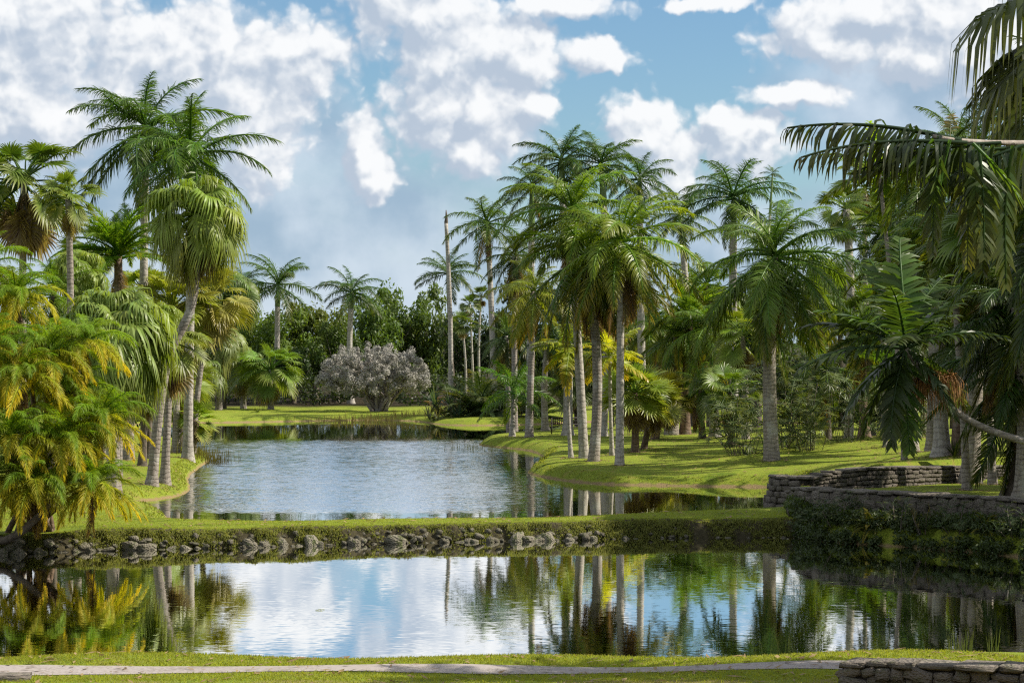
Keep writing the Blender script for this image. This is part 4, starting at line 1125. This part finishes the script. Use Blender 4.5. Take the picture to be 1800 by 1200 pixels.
shrub('fern_bush', 'feathery dark bush right of the dead trunk', 838, 189.5, 95, 34, 'date frond', (.05, .09, .03), 5, 75, .1, .4, group=BG)
shrub('fern_bush', 'feathery bush behind the young royal palm', 885, 189, 85, 34, 'shaggy frond', (.05, .09, .03), 5, 75, .1, .4, group=BG)
shrub('fern_bush', 'arching feathery bush where the wooded point meets the bench lawn', 945, 189, 80, 34, 'date frond', (.045, .085, .025), 5, 75, .15, .4, group=BG)
shrub('fern_bush', 'bright arching feathery bush over the dark point', 850, 196, 110, 16, 'royal frond', (.10, .15, .02), 20, 85, .2, .4, group=BG)
shrub('leafy_bush', 'low dark leafy bush trailing over the waterline of the point', 905, 186.6, 40, 40, 'small fan leaf', (.03, .05, .02), 0, 85, .1, .9, group=BG, stems=8, stemh=.4)
shrub('leafy_bush', 'rusty leafy bush between the spiky bushes', 782, 192, 46, 40, 'small fan leaf', (.14, .08, .03), 5, 85, .3, .7, group=BG, stems=7)
palm('royal', 'young royal palm with a green stem on the tip of the lawn', hit(900, 767), (903, 688), 82, 12, .13, (.065, .13, .022), .08, 0, None, e1=-15, flare=2.0)

# ------------------------------------------------------------------ palms on the middle lawn
CG = 'palms on the middle lawn'
palm('feather', 'bright leaning feather palm on a smooth pale trunk close to the water', hit(1089, 818), (1091, 425), 152, 30, .19, (.115, .165, .022), .30, 5, group=CG, bark='pale', flare=1.3)
palm('feather', 'dark shaggy feather palm with a reddish brown trunk and hanging dead fronds', hit(1043, 811), (1030, 455), 150, 26, .24, (.06, .10, .018), .25, 12, group=CG, flare=1.25, deadlen=.75)
palm('feather', 'light green feather palm behind the reddish trunk', hit(1027, 805), (1006, 372), 138, 26, .22, (.105, .16, .028), .15, 3, group=CG, bark='pale', flare=1.3, e1=-40)
palm('royal', 'tallest dark royal palm in the middle group', hit(998, 765), (986, 282), 82, 18, .27, (.04, .075, .02), .08, group=CG, flare=1.7)
palm('royal', 'dark royal palm second in height behind the bright crowns', hit(1058, 766), (1056, 288), 82, 18, .25, (.04, .075, .02), .08, group=CG, flare=1.7)
palm('royal', 'dark royal palm peeping out to the side of the bright leaning palm', (1130, 152), (1124, 315), 78, 16, .25, (.04, .08, .02), .1, group=CG)
palm('royal', 'dark royal palm behind the light green crown, beside open sky', (930, 158), (935, 328), 66, 16, .24, (.035, .065, .02), .1, 3, group=CG)
palm('feather', 'yellowing weeping palm in front of the dark woods', (930, 146), (938, 512), 92, 22, .2, (.16, .18, .03), .4, 4, group=CG)
palm('feather', 'dark green palm over the bench', hit(959, 757), (966, 575), 84, 20, .2, (.045, .085, .018), .1, 6, group=CG, flare=1.6)
palm('areca', 'young palm with big yellow leaves between the grey trunks', (1004, 119), (1000, 610), 78, 13, .10, (.19, .225, .03), .35, group=CG, bark='pale')
palm('areca', 'young palm with lemon yellow leaves beside the smooth pale trunk', (1076, 121), (1072, 625), 78, 13, .10, (.25, .25, .03), .4, group=CG, bark='pale')
palm('stiff', 'short bushy fan palm with fresh green leaves by the smooth pale trunk', hit(1116, 795), (1116, 690), 76, 34, .19, (.12, .165, .028), .35, 14, group=CG, flare=1.2, deadlen=.8)
palm('stiff', 'short fan palm with a dark knobbly trunk, second from the smooth pale trunk', hit(1131, 789), (1150, 706), 62, 28, .16, (.13, .155, .028), .5, 10, group=CG, flare=1.2, deadlen=.8)
palm('stiff', 'short fan palm with orange leaf tips beside the pot-bellied trunk', hit(1150, 772), (1172, 702), 62, 28, .2, (.16, .15, .025), .95, 8, group=CG, bark='brown', deadlen=.8)
palm('feather', 'palm with a swollen bottle-shaped foot', hit(1180, 764), (1190, 590), 92, 22, .26, (.085, .14, .022), .2, 6, group=CG, belly=.65, flare=1.2)
palm('date', 'palm with a dark rough trunk next to the bottle-shaped one', hit(1204, 763), (1212, 560), 106, 30, .28, (.075, .125, .02), .2, 8, group=CG, flare=1.5)
palm('feather', 'drooping green palm with a brown foot at the edge of the fan thicket', hit(1257, 768), (1250, 575), 100, 24, .28, (.085, .14, .022), .25, 8, group=CG, flare=1.5)
palm('feather', 'drooping palm in the second row behind the short fan palms', (1150, 155), (1146, 560), 96, 22, .2, (.085, .135, .022), .25, 6, group=CG)
palm('royal', 'dark royal palm standing tall above the thick-trunked feather palm', (1292, 155), (1290, 345), 104, 22, .28, (.04, .08, .022), .08, group=CG, e1=-45)
palm('royal', 'smaller dark royal palm between the bright crown and the taller one', (1203, 165), (1196, 378), 76, 18, .26, (.05, .09, .022), .1, group=CG)
palm('royal', 'very thin palm with a tiny tuft against the sky', (1357, 152), (1358, 305), 22, 9, .09, (.055, .09, .03), .1, group=CG, e1=-20)
palm('feather', 'stout feather palm with a thick grey trunk and fountain of long fronds', hit(1357, 809), (1361, 452), 172, 34, .33, (.075, .12, .026), .12, 8, group=CG, flare=1.25, deadlen=.65, e1=-70)
palm('fan', 'fan palm with a pale column trunk and hanging dry leaves', (1491, 135), (1488, 368), 58, 20, .26, (.07, .11, .03), .35, 10, group=CG, bark='pale', flare=1.1)
palm('fan', 'tall thin fan palm next to the pale column trunk', (1534, 140), (1520, 330), 66, 20, .16, (.075, .11, .025), .3, 12, group=CG)
palm('areca', 'slim palm on the rise of lawn before the dark thicket', hit(1556, 786), (1556, 640), 72, 11, .10, (.05, .09, .02), .1, group=CG, bark='grey')
palm('royal', 'royal palm with a flared pale foot on the rise above the stone wall', hit(1656, 801), (1642, 322), 128, 20, .30, (.05, .09, .02), .1, group=CG, flare=1.8, e1=-40)
palm('date', 'thick-footed date palm beside the flared pale foot', hit(1688, 799), (1705, 505), 130, 34, .34, (.04, .07, .018), .1, 10, group=CG, flare=1.3)
palm('date', 'dark date palm filling the gap behind the fruiting palm', (1600, 122), (1592, 440), 128, 32, .3, (.045, .08, .02), .1, 6, group=CG)
palm('feather', 'big dark feather palm arching over the terrace', (1705, 92), (1725, 385), 165, 32, .32, (.035, .065, .018), .1, 10, group=CG)
palm('feather', 'bright palm showing through behind the thin tall fan palm', (1555, 155), (1560, 520), 95, 22, .2, (.12, .16, .025), .2, 4, group=CG)
palm('fan', 'sunlit fan palm deep in the thicket behind the slim palm', (1625, 140), (1630, 520), 70, 24, .2, (.13, .16, .04), .2, 5, group=CG)
palm('feather', 'palm with green fronds between the stout feather palm and the pale column', (1425, 140), (1430, 520), 90, 22, .2, (.08, .13, .024), .2, 5, group=CG)
palm('fan', 'bright fan palm behind the drooping fronds of the stout feather palm', (1310, 138), (1305, 590), 72, 24, .18, (.12, .16, .03), .3, 8, group=CG)
palm('feather', 'shaded palm behind the yellow young palms', (1062, 160), (1050, 560), 90, 20, .22, (.05, .085, .02), .2, 8, group=CG)
palm('feather', 'shaded palm between the light green crown and the royal stem', (905, 175), (905, 450), 74, 20, .22, (.04, .07, .018), .15, 8, group=CG)
palm('feather', 'shaded palm low behind the yellowing weeping palm', (895, 178), (890, 590), 70, 20, .2, (.045, .075, .02), .15, 6, group=CG)


MG = 'low palms filling in beneath the taller crowns'
for (kind, label, px, d, tx, ty, size, n, tint, dry) in [
    ('fan', 'low fan palm in the shade behind the bench', 1015, 172, 1012, 668, 62, 24, (.06, .09, .022), .2),
    ('feather', 'low feather palm in front of the dark rough trunk', 1235, 140, 1232, 680, 78, 18, (.07, .11, .02), .15),
    ('feather', 'low feather palm between the bottle-shaped foot and the short fan palms', 1098, 168, 1095, 650, 76, 18, (.06, .095, .02), .15),
    ('fan', 'low fan palm with its leaves against the lady palm thicket', 1285, 130, 1282, 690, 66, 26, (.08, .12, .025), .25),
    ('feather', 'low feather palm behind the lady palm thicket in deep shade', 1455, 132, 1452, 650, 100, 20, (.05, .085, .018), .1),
    ('fan', 'mid-height fan palm behind the slim palm', 1525, 135, 1530, 560, 80, 24, (.07, .11, .022), .2),
    ('feather', 'mid-height feather palm over the end of the lady palms', 1480, 150, 1476, 500, 96, 22, (.06, .10, .02), .15),
    ('feather', 'mid-height feather palm behind the dark rough trunk', 1245, 172, 1242, 500, 90, 22, (.075, .12, .02), .2),
    ('feather', 'mid-height feather palm hidden behind the reddish trunk', 1075, 168, 1082, 520, 88, 22, (.06, .10, .02), .2),
    ('fan', 'small fan palm growing from the lobe of lawn by the golden date palms', 150, 93, 155, 760, 62, 22, (.09, .13, .03), .3),
    ('weep', 'low drooping fan palm between the two ringed trunks', 250, 112, 258, 660, 78, 26, (.12, .16, .045), .2),
    ('fan', 'low fan palm behind the straight ringed trunk with the beard', 318, 134, 322, 668, 64, 22, (.11, .14, .03), .4),
    ('feather', 'green feather palm spreading under the small ringed trunk', 90, 106, 95, 520, 100, 22, (.09, .145, .022), .15),
    ('weep', 'mid-height drooping fan palm close under the yellow green one', 262, 118, 268, 570, 84, 28, (.13, .16, .035), .3)]:
    palm(kind, label, (px, d), (tx, ty), size, n, .17, tint, dry, 5, group=MG, bark='dark')

# thicket of fan shrubs at the foot of the stout palm
SB = 'lady palm thicket on the lawn'
for (label, px, d, size, n, stems, sh) in [
    ('lady palm thicket left of the stout feather palm', 1308, 116, 92, 110, 20, 1.0),
    ('lady palm thicket behind the stout feather palm, highest of the row', 1385, 119, 110, 110, 22, 1.2),
    ('lady palm thicket right of the stout feather palm', 1425, 117, 82, 90, 18, 1.0),
    ('lady palm thicket in deep shade near the slim palm', 1490, 121, 95, 90, 18, 1.0),
    ('lady palm thicket under the dark date palm', 1590, 122, 100, 90, 18, 1.0)]:
    shrub('fan_thicket', label, px, d, size, n, 'small fan leaf', (.075, .11, .03), -15, 75, .25, .55, 'fan_leaf', SB, stems, .05, 3, sh)
shrub('spiky_bush', 'dark spiky bush at the flared pale foot', 1678, 99.5, 34, 26, 'sword leaf', (.03, .05, .02), 10, 85, .1, .3)
shrub('leafy_bush', 'small leafy bush at the water beside the stone pier', 1325, 88.2, 34, 44, 'small fan leaf', (.10, .12, .03), 0, 85, .5, .6, stems=6)
shrub('seedling_palm', 'little lone palm seedling on the far lawn', 452, 201, 16, 7, 'royal frond', (.10, .15, .03), 10, 70, .2, .2)
shrub('seedling_palm', 'tiny tuft on the far lawn near the waterline', 528, 197, 7, 6, 'sword leaf', (.05, .08, .02), 10, 70, .2, .2)
# growth along the foot of the dark retaining wall
WG = 'plants along the foot of the retaining wall'
for k, (label, px, py, size, n, key, tint, st) in enumerate([
    ('bright leafy plant at the corner where causeway and retaining wall meet', 1398, 940, 42, 40, 'small fan leaf', (.07, .11, .025), 6),
    ('tall leafy plant at the corner of the retaining wall', 1430, 948, 66, 50, 'small fan leaf', (.05, .085, .025), 8),
    ('dark leafy plant under the retaining wall, second from the causeway', 1475, 953, 70, 50, 'small fan leaf', (.04, .065, .02), 8),
    ('fern-like plant halfway along the foot of the retaining wall', 1530, 958, 58, 24, 'date frond', (.045, .075, .02), 0),
    ('dark leafy plant past the fern-like one along the wall', 1580, 960, 66, 50, 'small fan leaf', (.04, .065, .02), 8),
    ('grassy plant with dry blades under the retaining wall', 1625, 964, 50, 60, 'sword leaf', (.09, .085, .04), 6),
    ('green leafy plant at the widest part of the bank under the wall', 1680, 966, 66, 50, 'small fan leaf', (.05, .085, .025), 8),
    ('fern-like plant near the picture edge under the wall', 1735, 970, 62, 24, 'date frond', (.04, .075, .02), 0),
    ('dark leafy plant at the picture edge under the wall', 1785, 974, 70, 50, 'small fan leaf', (.04, .07, .02), 8)]):
    q = hit(px, py); shrub('wall_plant', label, px, q.y + .35, size * .75, n, key, tint, -20, 80, .25, .9, 'leaf', WG, st, .05, k, .8)

# ------------------------------------------------------------------ background trees on the right
JG = 'broad-leaved trees behind the middle lawn'
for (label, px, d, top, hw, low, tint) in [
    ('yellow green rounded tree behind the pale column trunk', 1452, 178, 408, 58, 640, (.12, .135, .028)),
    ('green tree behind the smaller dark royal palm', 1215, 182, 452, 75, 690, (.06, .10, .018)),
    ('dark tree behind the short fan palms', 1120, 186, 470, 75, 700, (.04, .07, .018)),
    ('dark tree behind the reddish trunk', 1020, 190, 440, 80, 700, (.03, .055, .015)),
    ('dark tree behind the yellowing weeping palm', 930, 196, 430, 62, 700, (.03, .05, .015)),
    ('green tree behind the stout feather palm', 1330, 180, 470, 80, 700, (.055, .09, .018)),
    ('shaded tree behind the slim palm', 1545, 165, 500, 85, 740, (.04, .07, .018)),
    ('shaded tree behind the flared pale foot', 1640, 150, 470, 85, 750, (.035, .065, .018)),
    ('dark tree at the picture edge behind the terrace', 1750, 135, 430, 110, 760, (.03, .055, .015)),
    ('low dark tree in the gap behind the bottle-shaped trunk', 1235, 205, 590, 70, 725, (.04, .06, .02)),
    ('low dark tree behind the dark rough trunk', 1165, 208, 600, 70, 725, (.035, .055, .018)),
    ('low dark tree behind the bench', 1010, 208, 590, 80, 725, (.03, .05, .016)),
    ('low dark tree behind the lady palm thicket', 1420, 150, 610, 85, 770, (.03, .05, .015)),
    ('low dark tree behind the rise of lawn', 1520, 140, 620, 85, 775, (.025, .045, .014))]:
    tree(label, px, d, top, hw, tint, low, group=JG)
# trees of the shore outside the picture, which shade the walls and the water's edge
OG = 'trees along the shady shore beyond the walls'
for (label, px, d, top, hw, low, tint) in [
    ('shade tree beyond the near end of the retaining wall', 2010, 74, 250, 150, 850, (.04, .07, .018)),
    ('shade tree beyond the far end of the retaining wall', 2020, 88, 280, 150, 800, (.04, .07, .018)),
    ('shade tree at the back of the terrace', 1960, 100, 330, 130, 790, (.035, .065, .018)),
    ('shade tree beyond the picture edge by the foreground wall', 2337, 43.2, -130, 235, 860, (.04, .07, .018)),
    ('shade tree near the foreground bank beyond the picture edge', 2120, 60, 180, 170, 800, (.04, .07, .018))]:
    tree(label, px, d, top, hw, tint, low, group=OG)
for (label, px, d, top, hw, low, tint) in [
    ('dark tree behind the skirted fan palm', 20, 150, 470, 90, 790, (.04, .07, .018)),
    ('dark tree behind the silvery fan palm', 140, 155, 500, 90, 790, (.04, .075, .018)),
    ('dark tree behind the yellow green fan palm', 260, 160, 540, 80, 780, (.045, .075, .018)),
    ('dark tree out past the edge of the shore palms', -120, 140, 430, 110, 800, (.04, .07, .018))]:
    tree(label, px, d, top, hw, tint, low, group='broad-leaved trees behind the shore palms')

RC = 'palms packed along the shady shore'
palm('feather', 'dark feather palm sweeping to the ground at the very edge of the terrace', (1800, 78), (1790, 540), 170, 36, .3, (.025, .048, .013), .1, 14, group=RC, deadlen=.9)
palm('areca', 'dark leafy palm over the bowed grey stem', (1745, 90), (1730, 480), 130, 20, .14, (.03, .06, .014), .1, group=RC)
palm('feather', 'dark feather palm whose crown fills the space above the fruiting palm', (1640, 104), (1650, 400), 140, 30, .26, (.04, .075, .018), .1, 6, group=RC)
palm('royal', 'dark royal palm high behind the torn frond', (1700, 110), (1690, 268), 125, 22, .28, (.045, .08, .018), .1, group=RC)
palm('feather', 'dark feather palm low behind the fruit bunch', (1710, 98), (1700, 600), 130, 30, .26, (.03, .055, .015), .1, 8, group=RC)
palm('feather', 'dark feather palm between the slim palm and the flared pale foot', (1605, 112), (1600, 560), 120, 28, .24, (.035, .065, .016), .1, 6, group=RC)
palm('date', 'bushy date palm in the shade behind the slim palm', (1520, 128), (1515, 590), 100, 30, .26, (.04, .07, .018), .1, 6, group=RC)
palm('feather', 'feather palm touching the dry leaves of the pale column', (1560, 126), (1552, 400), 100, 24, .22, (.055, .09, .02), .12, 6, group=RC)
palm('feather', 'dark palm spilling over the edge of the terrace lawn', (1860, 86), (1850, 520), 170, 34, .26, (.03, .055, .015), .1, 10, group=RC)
for (label, px, d, top, hw, low, tint) in [
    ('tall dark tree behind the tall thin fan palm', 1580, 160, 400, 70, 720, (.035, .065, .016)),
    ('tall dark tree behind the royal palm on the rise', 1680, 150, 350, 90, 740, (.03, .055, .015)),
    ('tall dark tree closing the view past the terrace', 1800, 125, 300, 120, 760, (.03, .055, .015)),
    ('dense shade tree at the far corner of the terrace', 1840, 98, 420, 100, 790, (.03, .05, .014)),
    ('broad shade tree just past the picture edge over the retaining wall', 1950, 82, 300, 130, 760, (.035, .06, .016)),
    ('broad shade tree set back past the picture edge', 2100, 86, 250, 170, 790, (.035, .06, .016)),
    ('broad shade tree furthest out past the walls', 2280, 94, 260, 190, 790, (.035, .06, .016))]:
    tree(label, px, d, top, hw, tint, low, group='shade trees closing the view over the terrace')
def woods():
    rng = np.random.default_rng(60); A = Acc(); n = 340
    x = rng.uniform(-95, 105, n); y = rng.uniform(258, 285, n); h = rng.uniform(1.0, 6.2, n) + rng.normal(0, .6, n)
    c = np.stack([x, y, h], -1)
    V, Q, C = leaf_cloud(rng, c, rng.uniform(1.6, 3.2, n), 60000, .5, .4, .8)
    A.add(V, Q, None, C)
    n2 = 260
    c = np.stack([rng.uniform(-60, 70, n2), rng.uniform(219, 226, n2), rng.uniform(.4, 2.2, n2) + .6], -1)
    V, Q, C = leaf_cloud(rng, c, rng.uniform(.7, 1.4, n2), 26000, .32, .4, .8)
    A.add(V, Q, None, C)
    o = obj('distant_woods', A.mesh('distant_woods', M_LEAF)); o.color = (.035, .055, .016, .1); props(o, kind='stuff')
woods()

# ------------------------------------------------------------------ dark palms close by on the right
HG = 'palms hanging in from the near right-hand shore'
def custom_palm(name, label, base, path, rad, leaves, bark='grey', extra=None):
    """a palm whose visible leaves are placed one by one: (key, px, py, d of the leaf foot, azimuth deg, elevation, length m, tint, dry)"""
    rng = np.random.default_rng(abs(int(base.x * 100 + base.y * 10)))
    root = thing(name, label, 'palm tree', base, HG)
    P = np.array([tuple(p - base) for p in path]); m = 26
    c = np.concatenate([[0], np.cumsum(np.linalg.norm(np.diff(P, axis=0), axis=1))]); s = np.linspace(0, c[-1], m)
    P = np.stack([np.interp(s, c, P[:, k]) for k in range(3)], -1)
    for _ in range(4): P[1:-1] = (P[:-2] + 2 * P[1:-1] + P[2:]) / 4
    V, Q, T = tube(P, rad * np.linspace(1.15, .75, m), 12); obj('trunk', np_mesh('trunk', V, Q, T, smooth=True), root, BARK[bark])
    for (key, px, py, d, az, e, L, tint, dry) in leaves:
        if key in ('torn leaflets', 'broad leaflets'):
            leaf_with_leaflets(key, MK_TORN if 'torn' in key else MK_BROAD, int(rng.integers(1000)), root, at(px, py, d) - base, R(az), e, L, tint, dry, rng); continue
        nm = 'fan_leaf' if 'fan' in key else 'frond'
        leaf(nm, key, root, at(px, py, d) - base, R(az), e, L, tint, dry, rng, .06)
    return root
DK = (.035, .065, .014); DG = (.05, .10, .016); BR = (.10, .17, .018)
# fruiting palm on a stem that bows down from the picture edge
def fruiting():
    b = Vector(((1960 - 900) * 76 / FPX, 76, 0)); b.z = gz(b.x, b.y)
    path = [b + Vector((0, 0, -.2)), at(1890, 795, 75.6), at(1800, 776, 75.3), at(1735, 756, 75), at(1690, 732, 74.8), at(1662, 712, 74.6), at(1625, 660, 74.4), at(1592, 612, 74.2)]
    L = []
    for (az, e, l, t) in [(-8, 84, 2.75, DG), (40, 64, 2.3, DG), (-30, 70, 2.6, DG), (-70, 28, 2.6, DK), (-100, 6, 2.5, DK), (-85, 40, 2.2, DG), (-110, -30, 2.2, DK), (70, 50, 2.4, DK), (100, 22, 2.3, DK), (150, 40, 2.0, DK), (190, 20, 2.2, DK), (-60, -50, 2.2, DK), (-140, -60, 2.3, DK), (-160, -74, 2.3, DG), (60, -30, 2.1, DK), (120, -40, 2.0, DK), (20, 40, 2.2, DG), (200, 60, 2.1, DG)]:
        L.append(('broad leaflets' if len(L) < 6 else 'broad frond', 1592, 612, 74.2, az, e, l * 1.3, t, .05))
    r = custom_palm('fruiting_palm', 'dark palm on a bowed grey stem with an orange fruit bunch', b, path, .11, L, 'grey')
    rng = np.random.default_rng(4)
    for (px, py) in [(1640, 655), (1668, 660), (1616, 668)]:
        p = at(px, py, 74.3) - b; n = 150
        P = np.tile(np.array(p), (n, 1)); a = rng.uniform(0, 6.28, n); q = rng.uniform(.2, 1.6, n)
        D = nrm(np.stack([np.cos(a) * q, np.sin(a) * q, rng.uniform(-.6, .9, n)], -1)); W = nrm(np.cross(D, rng.normal(size=(n, 3))))
        V, Q, C = strips(P, D, W, rng.uniform(.45, 1.35, n), np.full(n, .020), [.22, .6, .9], [0, .2, .5, 1], [1, 1, 1, .8], rng.random(n), rng.random(n))
        obj('fruit_bunch', np_mesh('fruit_bunch', V, Q, C=C), r, M_FRUIT)
fruiting()
# torn frond lying out across the sky
def torn():
    b = Vector(((2080 - 900) * 38 / FPX, 38, 0)); b.z = gz(b.x, b.y)
    path = [b + Vector((0, 0, -.2)), at(2070, 700, 38), at(2040, 450, 38), at(1960, 300, 38), at(1880, 262, 38)]
    L = [('torn leaflets', 1690, 248, 36.5, -88, 14, 2.5, (.022, .042, .012), .06), ('torn leaflets', 1700, 252, 36.2, -94, 4, 2.45, (.022, .040, .012), .08),
         ('torn leaflets', 1760, 252, 36.6, -92, -2, 2.2, (.022,.042,.012), .05), ('torn frond', 1840, 262, 37.2, -84, 2, 2.2, DK, .1), ('torn frond', 1800, 256, 37, -100, -22, 1.9, (.022,.042,.012), .05), ('broad frond', 1650, 240, 36.4, -80, -22, 1.35, (.09, .15, .018), .1), ('broad frond', 1640, 245, 36.0, -60, -48, 1.5, (.09, .15, .018), .1),
         ('broad frond', 1655, 250, 36.2, -120, -74, 1.6, DK, .1), ('broad frond', 1610, 228, 36.3, -90, -48, 1.1, (.022,.042,.012), .05), ('broad frond', 1670, 246, 36.1, -60, -74, 1.5, DG, .1), ('broad frond', 1710, 252, 36.1, 100, -48, 1.6, DG, .15), ('broad frond', 1780, 256, 36.4, -40, -74, 2.0, DK, .1), ('broad frond', 1690, 255, 36.2, 60, -74, 1.7, (.05, .08, .018), .1), ('broad frond', 1720, 255, 36.4, 160, -74, 1.6, DK, .1), ('broad frond', 1745, 255, 36.4, -20, -74, 1.8, DK, .05),
         ('broad frond', 1670, 240, 36.3, 10, 62, .5, (.1, .1, .03), .6)]
    r = custom_palm('broad_leaf_palm', 'palm with a torn frond stretched level across the sky', b, path, .10, L, 'grey')
    pts = [at(1880, 262, 38) - b, at(1800, 252, 37.4) - b, at(1740, 251, 36.9) - b, at(1680, 247, 36.5) - b, at(1640, 240, 36.4) - b]
    V, Q, T = tube(resample([tuple(p) for p in pts], .1), np.linspace(.05, .03, len(resample([tuple(p) for p in pts], .1))), 7)
    obj('leaf_stalk', np_mesh('leaf_stalk', V, Q, T, smooth=True), r, M_BARK)
torn()
# fan palm looking in at the top corner
b = Vector(((2010 - 900) * 40 / FPX, 40, 0)); b.z = gz(b.x, b.y)
L = []
for (py, az, e, l) in [(80, -92, 22, 2.6), (110, -85, 2, 2.5), (60, -75, 62, 2.4), (120, -110, -22, 2.5), (110, -60, 2, 2.5), (120, -40, -22, 2.3), (90, 60, 22, 2.4), (90, 120, 42, 2.3), (90, 180, 22, 2.4), (90, -140, 2, 2.4), (120, 0, -22, 2.3)]:
    L.append(('weeping fan leaf', 1965, py - 20, 40, az, e, l * 1.25, (.055, .08, .025), .15))
custom_palm('fan_palm', 'fan palm with dark fingered leaves in the top corner of the sky', b, [b + Vector((0, 0, -.2)), at(2005, 600, 40), at(1985, 100, 40)], .16, L)
# royal-like crown under it
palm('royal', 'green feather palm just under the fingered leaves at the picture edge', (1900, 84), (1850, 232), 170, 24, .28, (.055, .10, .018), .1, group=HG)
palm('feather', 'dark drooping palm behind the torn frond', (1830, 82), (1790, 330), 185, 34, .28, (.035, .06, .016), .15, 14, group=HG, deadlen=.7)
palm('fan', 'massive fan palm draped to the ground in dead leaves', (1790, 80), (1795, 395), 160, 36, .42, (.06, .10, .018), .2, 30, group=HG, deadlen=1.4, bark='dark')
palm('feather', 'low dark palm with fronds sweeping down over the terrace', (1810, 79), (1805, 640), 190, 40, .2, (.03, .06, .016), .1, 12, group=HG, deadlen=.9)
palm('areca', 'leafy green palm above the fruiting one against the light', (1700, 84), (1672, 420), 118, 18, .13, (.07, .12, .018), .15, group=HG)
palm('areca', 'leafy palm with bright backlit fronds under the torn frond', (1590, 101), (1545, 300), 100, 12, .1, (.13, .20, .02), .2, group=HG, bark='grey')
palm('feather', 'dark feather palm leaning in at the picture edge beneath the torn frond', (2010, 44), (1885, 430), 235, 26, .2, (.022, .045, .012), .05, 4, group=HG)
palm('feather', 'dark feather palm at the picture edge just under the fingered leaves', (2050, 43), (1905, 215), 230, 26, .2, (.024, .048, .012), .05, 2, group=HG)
# one leaf afloat
p = wl(563, 1072)
V, Q, C = leaf_cloud(np.random.default_rng(1), np.array([[0, 0, .012]]), np.array([.10]), 9, .12, 4.0, .05)
t = thing('floating_leaf', 'lone pale green leaf cluster afloat in the middle of the near pond', 'leaf', (p[0], p[1], 0))
o = obj('leaf', np_mesh('leaf', V, Q, C=C, mat=M_LEAF), t); o.color = (.25, .30, .08, 0)

# dry litter collected round the feet of the palms
rq = np.random.default_rng(91); L = []
for (x, y, r) in FEET:
    if 80 < y < 160 and -22 < x < 24:
        a = rq.uniform(0, 6.28, 90); q = r + np.abs(rq.normal(0, .38, 90)); L.append(np.stack([x + np.cos(a) * q, y + np.sin(a) * q], -1))
L = np.concatenate(L); L = L[(sdist(UPPER_POND, L[:, 0], L[:, 1]) > .15) & (sdist(NEAR_POND, L[:, 0], L[:, 1]) > .15)]
litter('palm_litter', L, .17, ground(L[:, 0], L[:, 1]) + .03, (.21, .14, .075), 92)
